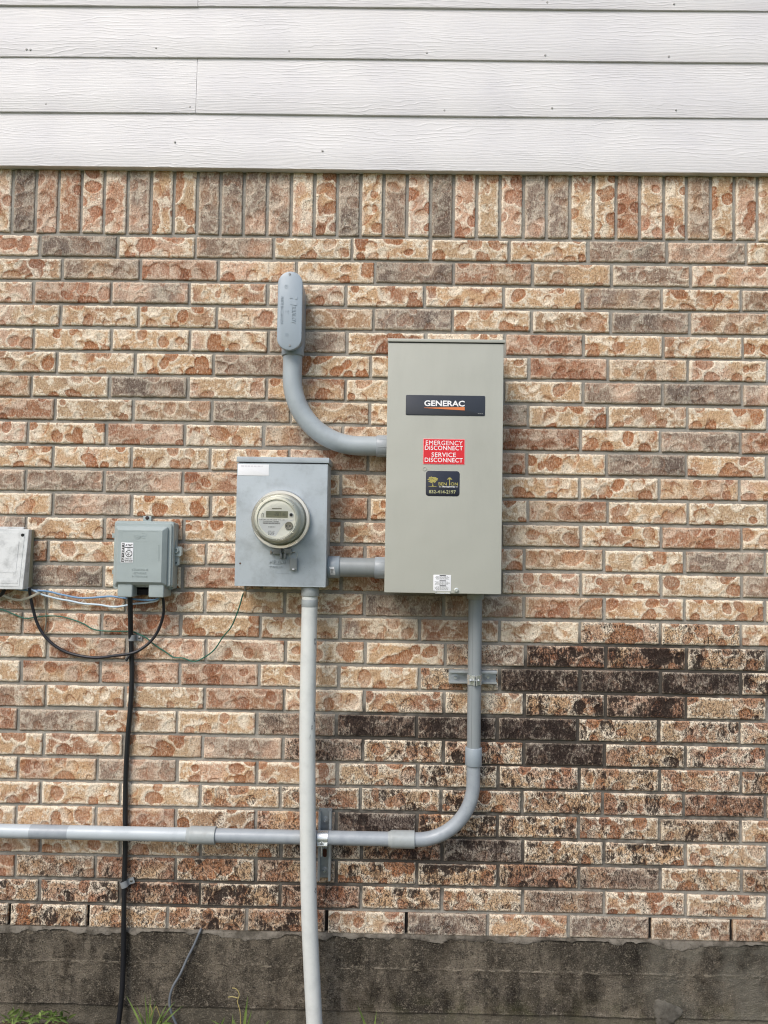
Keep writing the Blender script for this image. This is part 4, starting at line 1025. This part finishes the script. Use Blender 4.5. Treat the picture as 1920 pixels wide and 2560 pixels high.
for px, py, ln, w_ in ((787.5, 1602, 18, .003), (765, 1808, 6, .0035), (785.5, 1790, 26, .0028), (780, 1815, 14, .0022), (775.5, 1838, 16, .001), (789, 2222, 14, .0028)):
    rows_ = []; bm = bmesh.new()
    for k in range(7):
        f = k / 6; y_px = py - ln / 2 + ln * f; ctr = min(ris, key=lambda q: abs(q[1] - y_px)); i = ris.index(ctr)
        axis = P(np.interp(y_px, [q[1] for q in ris], [q[0] for q in ris]), y_px, -.098)
        yy = np.interp(y_px, [q[1] for q in ris], [q[2] for q in ris]); axis = P(np.interp(y_px, [q[1] for q in ris], [q[0] for q in ris]), y_px, yy)
        qx = P(px + random.uniform(-.7, .7), y_px, yy - .02).x; dx = max(-.0225, min(.0225, qx - axis.x)); ww = w_ * math.sin(math.pi * (f * .9 + .05))
        rw = []
        for s in (-1, 1):
            d_ = max(-.0236, min(.0236, dx + s * ww)); rw.append(bm.verts.new((axis.x + d_, yy - math.sqrt(.02445 ** 2 - d_ ** 2), axis.z)))
        rows_.append(rw)
    for a, b_ in zip(rows_, rows_[1:]): bm.faces.new((a[0], a[1], b_[1], b_[0]))
    part('scuff_mark', bm, M_SCUFF, riser)
# -- lower run: down from the cabinet, sweep, and away to the left
yl = -.052; r1 = .0211
vx = (P(1189, 1510, yl).x + P(1183.5, 1860, yl).x) / 2
hz = Z0 - 1.8915
RB = .172
low = thing('lower_conduit', (vx, 0, hz), 'long grey conduit dropping from the beige cabinet, bending and running left across the wall', 'conduit')
part('hub', collar((vx, yl, sz0 + .002), (vx, yl, P(1189, 1497.5, yl).z), .0258, .001), M_COUP, low, smooth=True)
zc1, zc2 = P(1183, 1868, yl).z, P(1181, 1913, yl).z
vp = part('vertical_pipe', tube([(vx, yl, sz0 + .01), (vx, yl, zc1 - .01)], r1, 36), M_PVCD, low, smooth=True)
part('pipe_seam', box(vx - .0096, vx - .0088, yl - .0195, yl - .0182, zc1, sz0 - .02), flat('seam_print', (112, 118, 120), .5), vp)
part('coupling', collar((vx, yl, zc1), (vx, yl, zc2), .0258, .0015), M_FIT, low, smooth=True)
xa1, xa0 = P(1036.5, 2092, yl).x, P(975, 2092, yl).x
ep = [Vector((vx, yl, zc2 + .02)), Vector((vx, yl, hz + RB + .004))] + arc_path(None, None, (vx - RB, yl, hz + RB), RB, 360, 270) + [Vector((xa1 - .02, yl, hz))]
part('sweep', tube(ep, r1, 36), M_PVCB, low, smooth=True)
def bell(x_open, x_taper, ln=.010):
    d = 1 if x_open > x_taper else -1
    return tube([(x_taper - d * ln, yl, hz), (x_taper - d * ln * .4, yl, hz), (x_taper, yl, hz), (x_taper + d * .004, yl, hz), (x_open - d * .0012, yl, hz), (x_open, yl, hz)], [r1 + .0004, r1 + .0022, r1 + .0050, r1 + .0054, r1 + .0054, r1 + .0042], 36)
part('coupling', bell(xa1, xa0 + .004), M_COUP, low, smooth=True)
xb1, xb0 = P(540, 2088, yl).x, P(476, 2086, yl).x
part('horizontal_pipe', tube([(xb1 - .03, yl, hz), (xa0 + .01, yl, hz)], r1, 36), M_PVCB, low, smooth=True)
part('coupling', bell(xb1, xb0), M_COUP, low, smooth=True)
M_PVCL = paint('pale_conduit', (180, 188, 192), .36, dirt=.15, dirt_rgb=(128, 138, 146), scale=14, bump=.03)  # paler pipe colour on both sides of the darker band
xc0, xc1 = P(78, 2080, yl).x, P(173, 2082, yl).x
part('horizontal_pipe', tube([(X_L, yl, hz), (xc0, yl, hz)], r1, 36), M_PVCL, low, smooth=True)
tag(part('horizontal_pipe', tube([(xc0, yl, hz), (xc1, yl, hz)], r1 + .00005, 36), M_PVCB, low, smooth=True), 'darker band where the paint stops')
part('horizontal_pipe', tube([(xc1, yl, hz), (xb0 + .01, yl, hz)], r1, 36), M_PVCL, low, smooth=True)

# ================================================================== STRUT CHANNELS AND CLAMPS
SD = .0295                                   # channel depth
def channel_profile(w_):
    h = w_ / 2; t_ = .0025; lip = .0075
    o = [(-h, -.001), (-h, -SD + .002), (-h + .002, -SD), (-h + lip, -SD), (-h + lip, -SD + .006), (-h + lip - t_, -SD + .006), (-h + lip - t_, -SD + t_), (-h + t_, -SD + t_), (-h + t_, -.001 - t_)]
    return o + [(-x, y) for x, y in reversed(o)]
def channel(a, b, c, horiz, slots):
    """c: fixed centre coordinate, a..b run; profile swept along the run"""
    pr = channel_profile(.0413); bm = bmesh.new(); rings = []
    for s in (a, b):
        rings.append([bm.verts.new((s, y, c + u) if horiz else (c + u, y, s)) for u, y in pr])
    n = len(pr)
    for i in range(n): bm.faces.new((rings[0][i], rings[0][(i + 1) % n], rings[1][(i + 1) % n], rings[1][i]))
    bm.faces.new(rings[0]); bm.faces.new(rings[1][::-1]); bmesh.ops.recalc_face_normals(bm, faces=bm.faces[:])
    return bm
def washer_screw(px, py, parent):
    q = P(px, py, -.006); yb = -.0035
    s = part('washer', lathe(q.x, q.z, [(.0125, yb), (.0125, yb - .0016), (.0118, yb - .002), (.005, yb - .002)], 32), M_ZINC, parent, smooth=True)
    part('screw_head', lathe(q.x, q.z, [(.0052, yb - .001), (.0050, yb - .005), (.0036, yb - .0066), (.0010, yb - .0066), (.0008, yb - .0056), (0, yb - .0056)], 20), M_ZINCB, s, smooth=True)
s1 = R(1123, 1677, 1243, 1710.5, -SD); zc_ = (s1[2] + s1[3]) / 2
st1 = thing('strut_channel', ((s1[0] + s1[1]) / 2, 0, zc_), 'short horizontal zinc strut channel behind the vertical grey conduit', 'strut channel', 'zinc strut channels on the wall')
part('channel', channel(s1[0], s1[1], zc_, True, ()), M_ZINC, st1)
washer_screw(1138.5, 1694.5, st1); washer_screw(1219.5, 1693.5, st1)
s2 = R(794.5, 2028, 827.5, 2203, -SD); xc_ = (s2[0] + s2[1]) / 2
st2 = thing('strut_channel', (xc_, 0, s2[2]), 'upright zinc strut channel just right of the white pipe, crossed by the lower conduit', 'strut channel', 'zinc strut channels on the wall')
part('channel', channel(s2[2], s2[3], xc_, False, ()), M_ZINC, st2)
washer_screw(813.5, 2052, st2); washer_screw(811.5, 2178, st2)
q = P(812, 2132, -.004); part('slot', prism(pill(q.x, q.z - .0135, q.z + .0135, .0062), -.0034, -.0040), flat('slot_brown', (84, 50, 32), .9), st2)
def strap(path_fn, w_, th, a0, a1, n=26, bm=None):
    """bent strap following a round pipe; path_fn(angle, radius, offset)->point"""
    bm = bm or bmesh.new(); prev = None
    for k in range(n + 1):
        a = math.radians(a0 + (a1 - a0) * k / n)
        cur = [bm.verts.new(path_fn(a, r_, o_)) for r_, o_ in ((r1 + .0004, -w_), (r1 + th, -w_), (r1 + th, w_), (r1 + .0004, w_))]
        if prev:
            for i in range(4): bm.faces.new((prev[i], prev[(i + 1) % 4], cur[(i + 1) % 4], cur[i]))
        else: bm.faces.new(cur)
        prev = cur
    bm.faces.new(prev[::-1]); bmesh.ops.recalc_face_normals(bm, faces=bm.faces[:]); return bm
# clamp on the vertical pipe: two halves meeting at the front with ears and a bolt
c1 = R(1167, 1687, 1203.5, 1715, yl - r1); zq = zc_ - .001
cl1 = thing('pipe_clamp', (vx, yl, zq), 'shiny zinc pipe clamp around the vertical grey conduit, bolted at the front', 'pipe clamp', 'zinc pipe clamps')
fn = lambda a, r_, o_: (vx + r_ * math.cos(a), yl + r_ * math.sin(a), zq + o_)
wv = .0150
for a0, a1, sgn in ((170, 262, -1), (370, 278, 1)):
    bm = strap(fn, wv, .0028, a0, a1); e_ = fn(math.radians(a1), r1 + .0012, 0)
    box(e_[0] - .0016, e_[0] + .0016, e_[1] + .002, e_[1] - .013, zq - wv, zq + wv, .0008, 1, bm)
    part('strap_half', bm, M_ZINCB, cl1, smooth=True)
bm = bmesh.new(); yb_ = yl - r1 - .008
tube([(vx - .017, yb_, zq + .001), (vx + .012, yb_, zq + .001)], .0026, 14, bm); tube([(vx - .018, yb_, zq + .001), (vx - .0135, yb_, zq + .001)], .0052, 6, bm); tube([(vx + .0065, yb_, zq + .001), (vx + .0105, yb_, zq + .001)], .0052, 6, bm)
part('bolt', bm, M_ZINC, cl1)
# clamp on the horizontal pipe
xq = (P(794, 2090, yl).x + P(821, 2090, yl).x) / 2
cl2 = thing('pipe_clamp', (xq, yl, hz), 'shiny zinc pipe clamp around the lower horizontal conduit, right of the white pipe', 'pipe clamp', 'zinc pipe clamps')
fn2 = lambda a, r_, o_: (xq + o_, yl + r_ * math.sin(a), hz + r_ * math.cos(a))
for a0, a1 in ((350, 232), (190, 216)):
    bm = strap(fn2, .0158, .0028, a0, a1); e_ = fn2(math.radians(a1), r1 + .0012, 0)
    box(xq - .0158, xq + .0158, e_[1] + .004, e_[1] - .012, e_[2] - .0014, e_[2] + .0014, .0006, 1, bm)
    part('strap_half', bm, M_ZINCB, cl2, smooth=True)
bm = bmesh.new(); ea = fn2(math.radians(232), r1, 0); yb_ = ea[1] - .007
tube([(xq - .002, yb_, ea[2] + .006), (xq - .002, yb_, ea[2] - .034)], .0026, 14, bm); tube([(xq - .002, yb_, ea[2] + .001), (xq - .002, yb_, ea[2] + .006)], .0054, 6, bm)
part('bolt', bm, M_ZINCB, cl2)

# ================================================================== TELEPHONE BOX
TY = -.098
kt = .120555
def tr_(zx0, zy0, zx1, zy1, y=TY): return R(270 + zx0 * kt, 1280 + zy0 * kt, 270 + zx1 * kt, 1280 + zy1 * kt, y)
def tp(zx, zy, y=TY): return P(270 + zx * kt, 1280 + zy * kt, y)
o1 = tr_(118, 188, 1352, 1560, -.070); o2 = tr_(140, 235, 1310, 1535, -.076); o3 = tr_(145, 300, 1218, 1522, -.088); o4 = tr_(192, 372, 1118, 1458, TY)
tel = thing('telephone_box', ((o1[0] + o1[1]) / 2, 0, o1[2]), 'grey plastic telephone box with a black and white warning sticker', 'utility box')
ba = tr_(150, 215, 1388, 1598, -.035)
part('base', loft([(rrect(*[ba[0], ba[1], ba[2], ba[3]], .008), -.002), (rrect(ba[0], ba[1], ba[2], ba[3], .008), -.045)]), M_TEL, tel, smooth=True)
seq = [(rrect(*o1, .010), -.043), (rrect(*o1, .010), -.068), (rrect(o1[0] + .0015, o1[1] - .0015, o1[2] + .0015, o1[3] - .0015, .0095), -.070), (rrect(*o2, .007), -.0705), (rrect(*o2, .007), -.0760),
       (rrect(o2[0] + .001, o2[1] - .001, o2[2] + .001, o2[3] - .001, .006), -.0772), (rrect(*o3, .005), -.0776), (rrect(*o3, .005), -.0860), (rrect(o3[0] + .0008, o3[1] - .0008, o3[2] + .0008, o3[3] - .0008, .0045), -.0872), (rrect(*o4, .003), -.0972), (rrect(o4[0] + .0008, o4[1] - .0008, o4[2] + .0008, o4[3] - .0008, .0025), TY)]
tcov = part('cover', loft(seq), M_TEL, tel, smooth=True, angle=28)
tb = tr_(722, 80, 892, 200, -.012); bm = bmesh.new(); box(tb[0], tb[1], -.002, -.010, tb[2], tb[3], .0015, 2, bm)
tab = part('mounting_tab', bm, M_TEL, tel, smooth=True)
q = tp(810, 122, -.012); part('tab_screw', lathe(q.x, q.z, [(.0062, -.0095), (.0060, -.0112), (.003, -.0125), (0, -.0125)], 18), flat('rusty_screw', (46, 32, 30), .7), tab, smooth=True)
for nm, za in (('cable_foot', (188, 1545, 492, 1768)), ('cable_foot', (832, 1545, 1142, 1776))):
    a = tr_(*za, -.088); bm = bmesh.new()
    box(a[0] + .001, a[1] + .002, -.004, -.089, a[2], a[3] + .01, .005, 3, bm); part(nm, bm, M_TEL, tel, smooth=True)
a = tr_(500, 1560, 840, 1720, -.05); part('cable_recess', box(a[0], a[1], -.004, -.045, a[2], a[3] + .004), M_HOLE, tel)
ha = bmesh.new(); h1 = tr_(1350, 715, 1520, 920, -.05); h2 = tr_(1365, 930, 1472, 1110, -.045)
loft([(rrect(h1[0] - .006, h1[1], h1[2], h1[3], .007), -.032), (rrect(h1[0] - .006, h1[1], h1[2], h1[3], .007), -.048)], bm=ha); loft([(rrect(h2[0] - .006, h2[1], h2[2], h2[3], .005), -.030), (rrect(h2[0] - .006, h2[1], h2[2], h2[3], .005), -.042)], bm=ha)
hs = part('hasp', ha, M_TEL, tel, smooth=True)
q = tp(1412, 797, -.05); part('hasp_ring', lathe(q.x, q.z, [(.0085, -.047), (.0085, -.054), (.0075, -.055), (.0055, -.055), (.0048, -.054), (.0048, -.049), (0, -.049)], 28), M_TEL, hs, smooth=True)
q = tp(1405, 1052, -.043); part('hasp_hole', lathe(q.x, q.z, [(.0032, -.0415), (.0032, -.0426), (0, -.0426)], 16), M_HOLE, hs)
q0, q1 = tp(1412, 580, -.046), tp(1412, 715, -.046); part('hinge_pin', tube([q0, (q0.x, q1.y, q1.z)], .0018, 10), M_TEL, tel, smooth=True)
for zy in (490, 1240):
    q = tp(112, zy, -.06); part('hinge_lug', box(q.x - .003, q.x + .005, -.045, -.064, q.z - .007, q.z + .007, .001), M_TEL, tel, smooth=True)
def line(zpts, y=TY): return [tp(a, b_, y) for a, b_ in zpts]
strokes([line([(285, 398), (1022, 398)]), line([(285, 398), (288, 612)]), line([(288, 612), (1020, 612)])], .00055, tcov, M_TEL, 'embossed_frame')
text('SBC', tcov, M_TEL, *tr_(560, 482, 765, 540), TY + .0002, .0012, .01, name='embossed_lettering')
c_ = tp(742, 480); strokes([[(c_.x + .0074 * math.cos(a), TY - .0002, c_.z + .0074 * math.sin(a)) for a in np.linspace(-.6, 2.6, 16)], [(c_.x - .020 + .0085 * math.cos(a), TY - .0002, c_.z - .005 + .0085 * math.sin(a)) for a in np.linspace(2.6, 5.6, 16)]], .0006, tcov, M_TEL, 'embossed_swirl')
for s, zz in (('TELEPHONE', (488, 1172, 832, 1216)), ('NETWORK', (512, 1246, 796, 1288)), ('INTERFACE', (500, 1316, 815, 1352))): text(s, tcov, M_TEL, *tr_(*zz), TY + .0002, .0011, .006, name='embossed_lettering')
strokes([line([(1098, 690), (1038, 690), (1042, 1000), (1100, 1000)]), line([(1005, 845), (1040, 845)]), line([(1062, 705), (1064, 985)])], .0006, tcov, M_TEL, 'embossed_bracket')
wl = sticker('warning_sticker', tr_(270, 634, 524, 1050), TY - .0002, .0007, .0012, M_WHITE, tel, 'white sticker with a black WARNING band and a crossed-out digging symbol')
ys_ = TY - .0009
bandr = tr_(284, 646, 341, 1036); bnd = part('black_band', box(bandr[0], bandr[1], ys_, ys_ - .0003, bandr[2], bandr[3]), M_INKK, wl)
for k, ch in enumerate('WARNING'):
    za = 655 + k * 55; text(ch, bnd, M_TXTW, *tr_(294 if ch != 'I' else 307, za, 332 if ch != 'I' else 318, za + 38), ys_ - .0003, .0003, .02)
text('AT&T', wl, M_INKK, *tr_(362, 664, 514, 710), ys_, .0003, .02)
r_ = tr_(350, 726, 517, 742); part('rule', box(r_[0], r_[1], ys_, ys_ - .0003, r_[2], r_[3]), M_INKK, wl)
text('CABLE', wl, M_INKK, *tr_(398, 757, 468, 776), ys_, .0003, .03)
c_ = tp(435, 862); rr = 66 * kt / 815
bm = lathe(c_.x, c_.z, [(rr * 1.08, ys_), (rr * 1.08, ys_ - .0004), (rr * .88, ys_ - .0004), (rr * .88, ys_)], 32)
d_ = rr * .68; tube([(c_.x - d_, ys_ - .0002, c_.z + d_), (c_.x + d_, ys_ - .0002, c_.z - d_)], .0006, 6, bm)
prism([(c_.x - rr * .6, c_.z - rr * .05), (c_.x - rr * .2, c_.z - rr * .1), (c_.x + rr * .1, c_.z - rr * .5), (c_.x - rr * .3, c_.z - rr * .6)], ys_, ys_ - .0004, bm=bm)
tube([(c_.x + rr * .65, ys_ - .0002, c_.z + rr * .45), (c_.x + rr * .2, ys_ - .0002, c_.z + rr * .5), (c_.x - rr * .2, ys_ - .0002, c_.z + rr * .05)], .0005, 6, bm)
part('no_digging_symbol', bm, M_INKK, wl)
text('CALL 811', wl, M_INKK, *tr_(356, 946, 500, 980), ys_, .0003, .02); text('BEFORE YOU DIG', wl, M_INKK, *tr_(346, 992, 512, 1011), ys_, .0003, .03)
microlines(wl, M_INKK, tr_(355, 1022, 510, 1042), ys_, 1, 'fine_print', .4, 4)

# ================================================================== SMALL WEATHERED BOX AT THE LEFT
kb = .09946
def bp_(zx, zy, y): return P(zx * kb, 1300 + zy * kb, y)
xr_t, xr_b = bp_(718, 255, -.036).x, bp_(582, 1748, -.066).x
xr = (xr_t + xr_b) / 2; xl = xr - .20; zt_, zb_ = bp_(700, 235, -.036).z, bp_(580, 1752, -.066).z
ob = thing('utility_box', ((xl + xr) / 2, 0, zb_), 'pale weathered plastic utility box cut off by the left edge of the picture', 'utility box')
def wedge(x0, x1, z0, z1, yt, yb2, back, bev, bm=None):
    bm = bm or bmesh.new(); v = [bm.verts.new(c) for c in ((x0, back, z0), (x1, back, z0), (x1, back, z1), (x0, back, z1), (x0, yb2, z0), (x1, yb2, z0), (x1, yt, z1), (x0, yt, z1))]
    for f in ((0, 1, 2, 3), (4, 7, 6, 5), (0, 4, 5, 1), (1, 5, 6, 2), (2, 6, 7, 3), (3, 7, 4, 0)): bm.faces.new([v[i] for i in f])
    bmesh.ops.recalc_face_normals(bm, faces=bm.faces[:]); bmesh.ops.bevel(bm, geom=bm.edges[:], offset=bev, segments=3, profile=.6, affect='EDGES'); return bm
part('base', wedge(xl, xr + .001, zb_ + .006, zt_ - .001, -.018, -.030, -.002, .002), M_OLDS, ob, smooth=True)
obc = part('cover', wedge(xl - .001, xr, zb_, zt_, -.036, -.066, -.012, .0028), M_OLD, ob, smooth=True)
def oy(z): return -.066 + (z - zb_) / (zt_ - zb_) * .030
def wpanel(zx0, zy0, zx1, zy1, th, inset, name, mat):
    a, b_ = bp_(zx0, zy0, -.05), bp_(zx1, zy1, -.055); bm = bmesh.new(); zt2, zb2 = a.z, b_.z
    v = [bm.verts.new(c) for c in ((a.x, oy(zb2) + .002, zb2), (b_.x, oy(zb2) + .002, zb2), (b_.x, oy(zt2) + .002, zt2), (a.x, oy(zt2) + .002, zt2), (a.x, oy(zb2) - th, zb2), (b_.x, oy(zb2) - th, zb2), (b_.x, oy(zt2) - th, zt2), (a.x, oy(zt2) - th, zt2))]
    for f in ((0, 1, 2, 3), (4, 7, 6, 5), (0, 4, 5, 1), (1, 5, 6, 2), (2, 6, 7, 3), (3, 7, 4, 0)): bm.faces.new([v[i] for i in f])
    bmesh.ops.recalc_face_normals(bm, faces=bm.faces[:]); bmesh.ops.bevel(bm, geom=bm.edges[:], offset=.0006, segments=2, affect='EDGES'); return part(name, bm, mat, obc, smooth=True)
wpanel(-900, 300, 520, 1672, .0012, 0, 'raised_panel', M_OLD)
wpanel(-700, 515, 415, 1330, .0022, 0, 'label_panel', M_OLD)
wpanel(70, 1495, 480, 1600, .0022, 0, 'grip_panel', M_OLD)
q = bp_(570, 380, -.04); part('cover_hole', lathe(q.x, q.z, [(.0050, oy(q.z) + .002), (.0050, oy(q.z) - .0022), (.0044, oy(q.z) - .0028), (0, oy(q.z) - .0028)], 24), M_HOLE, obc, smooth=True)
a = bp_(20, 165, -.02); b_ = bp_(600, 228, -.02); part('hanger_lip', box(xl + .03, b_.x, -.004, -.022, zt_ - .002, a.z, .0015), M_OLD, ob, smooth=True)

# ================================================================== CABLES
def cable(name, pts, r, mat, label, cat='cable', n=16, sm=8, flatten=1.0, base=None):
    path = smooth_path([P(x, y, d) for x, y, d in pts], sm)
    o = part(name, tube(path, r, n, flatten=flatten), mat, None, loc=tuple(path[-1]), smooth=True)
    return tag(o, label, cat)
cable('power_cable', [(323, 1480, -.050), (325, 1500, -.046), (326, 1540, -.034), (327, 1590, -.017), (328.5, 1636, -.0125), (330, 1680, -.0115), (327, 1758, -.0125), (320, 1838, -.0125), (315, 1930, -.0120), (313.5, 1997, -.0115), (313, 2085, -.0110), (313, 2127, -.0115), (310.5, 2210, -.0135), (309.5, 2300, -.018), (309, 2359, -.019), (306, 2464, -.024), (298, 2545, -.03), (290, 2600, -.035)],
      .0078, M_BLACK, 'thick straight black cable running from the telephone box down into the soil')
q = P(315, 1652, -.02)
cable('cable_stub', [(330, 1632, -.022), (322, 1641, -.026), (315, 1652, -.028)], .0042, M_BLACK, 'short cut-off black cable end sticking out beside the thick black cable', 'cable end')
cable('drop_cable', [(74, 1470, -.04), (75, 1485, -.034), (82, 1520, -.024), (95.5, 1564, -.016), (121.5, 1601, -.012), (159, 1627, -.010), (202.5, 1640, -.0095), (246, 1644, -.0105), (289, 1639, -.020), (322.6, 1634.6, -.0265), (347, 1626, -.0245), (376, 1604, -.018), (396, 1575, -.020), (408, 1538, -.030), (409, 1508, -.042), (405, 1486, -.05)],
      .0047, M_BLACKL, 'black cable hanging in a deep loop between the two utility boxes')
cable('entry_cable', [(12, 1464, -.036), (8, 1480, -.032), (-4, 1490, -.026), (-40, 1497, -.02), (-120, 1502, -.02)], .0062, M_BLACK, 'thick black cable leaving the weathered box at the left picture edge')
cable('network_cable', [(20, 1468, -.038), (60, 1475, -.03), (116, 1478, -.018), (156, 1487, -.014), (202.5, 1495, -.012), (246, 1493, -.014), (278, 1491, -.02), (318, 1496, -.032), (362, 1500, -.038), (392, 1498, -.044), (398, 1486, -.05)],
      .0031, M_BLUE, 'upper blue cable strung between the two utility boxes')
cable('network_cable', [(60, 1468, -.036), (87, 1478, -.026), (107, 1487, -.018), (145, 1497, -.014), (174, 1502, -.013), (208, 1509, -.012), (249, 1512, -.012), (278, 1517, -.014), (301, 1516, -.017), (333, 1510, -.020), (370, 1506, -.030), (394, 1500, -.040), (400, 1486, -.048)],
      .0032, M_LBLUE, 'lower pale blue, nearly white cable sagging between the two utility boxes')
cable('ground_wire', [(-60, 1518, -.007), (0, 1524, -.0065), (17, 1528, -.0065), (40.5, 1538, -.0065), (64, 1546, -.0065), (87, 1543, -.007), (116, 1540, -.0115), (150, 1541, -.007), (179, 1548, -.006), (208, 1559, -.006), (231, 1572, -.006), (255, 1577, -.006), (289, 1578, -.006), (318, 1578, -.0035), (332, 1579, -.0035), (341, 1582.6, -.006), (364.5, 1594, -.0075), (388, 1613, -.007), (414, 1630, -.007), (434, 1643, -.007), (457, 1645, -.007), (485, 1653.6, -.008), (513, 1642, -.01), (537, 1623, -.016), (557, 1593, -.028), (577, 1569, -.045), (589, 1543, -.062), (599, 1515.6, -.075), (606, 1490, -.083), (611, 1480, -.085)],
      .0020, M_GREEN, 'thin green ground wire wandering from the left edge to the clamp under the meter box', 'wire')
cable('foundation_wire', [(503, 2322, .004), (500, 2328, -.012), (485, 2363, -.014), (468, 2396.6, -.016), (451, 2434.5, -.020), (432, 2468, -.022), (424, 2498, -.022), (427, 2527, -.024), (440, 2560, -.026), (450, 2590, -.03)],
      .0038, M_GWIRE, 'thin grey wire poking out of the foundation top and curving down to the grass', 'wire')
cable('fibre_strap', [(2, 1486, -.03), (29, 1497, -.026), (52, 1500, -.024), (75, 1493, -.0375), (94, 1484, -.030), (103, 1482, -.016), (111, 1491, -.010), (114, 1520, -.0075), (115.5, 1549, -.0060), (113, 1572, -.0060), (108, 1585, -.0050)],
      .0042, M_FIBRE, 'frayed flat beige strap twisted under the weathered box', 'strap', 10, 6, .35)

# ---- cable clips
def clip(px, py, ang, label, tx, ty):
    c = P(px, py, -.0125); q = P(tx, ty, -.004)
    o = thing('cable_clip', (c.x, 0, c.z), label, 'cable clip', 'grey clips holding the thick black cable')
    bm = bmesh.new(); prev = None; wd = .0095; ax = Vector((math.sin(ang), 0, math.cos(ang))); sd_ = Vector((math.cos(ang), 0, -math.sin(ang)))
    prof = [(-.0092, .0), (-.0096, -.012)] + [(-.0096 * math.cos(a), -.0125 - .0096 * math.sin(a)) for a in np.linspace(.2, 2.94, 9)] + [(.0096, -.012), (.0098, -.006), (.0125, -.0032), (.030, -.0030)]
    for u, y in prof:
        n_ = Vector((0, -.0022, 0))
        if -.0125 > y: n_ = (sd_ * u + Vector((0, y + .0125, 0))).normalized() * .0020
        elif u < 0: n_ = -sd_ * .0018
        elif u < .0105: n_ = sd_ * .0018
        b0_ = Vector((c.x, y, c.z)) + sd_ * u
        cur = [bm.verts.new(b0_ - ax * wd), bm.verts.new(b0_ + n_ - ax * wd), bm.verts.new(b0_ + n_ + ax * wd), bm.verts.new(b0_ + ax * wd)]
        if prev:
            for i in range(4): bm.faces.new((prev[i], prev[(i + 1) % 4], cur[(i + 1) % 4], cur[i]))
        else: bm.faces.new(cur)
        prev = cur
    bm.faces.new(prev[::-1]); bmesh.ops.recalc_face_normals(bm, faces=bm.faces[:])
    part('band', bm, M_CLIP, o, smooth=True)
    e = Vector((c.x, 0, c.z)) + sd_ * .021
    part('clip_screw', lathe(e.x, e.z, [(.0042, -.0050), (.0040, -.0066), (.002, -.0074), (0, -.0074)], 16), M_SCREW, o, smooth=True)
clip(330, 1594, .04, 'grey clip on the thick black cable, just below the telephone box', 346, 1594)
clip(310.5, 2210, -.35, 'grey clip on the thick black cable, near the foundation', 330, 2199)
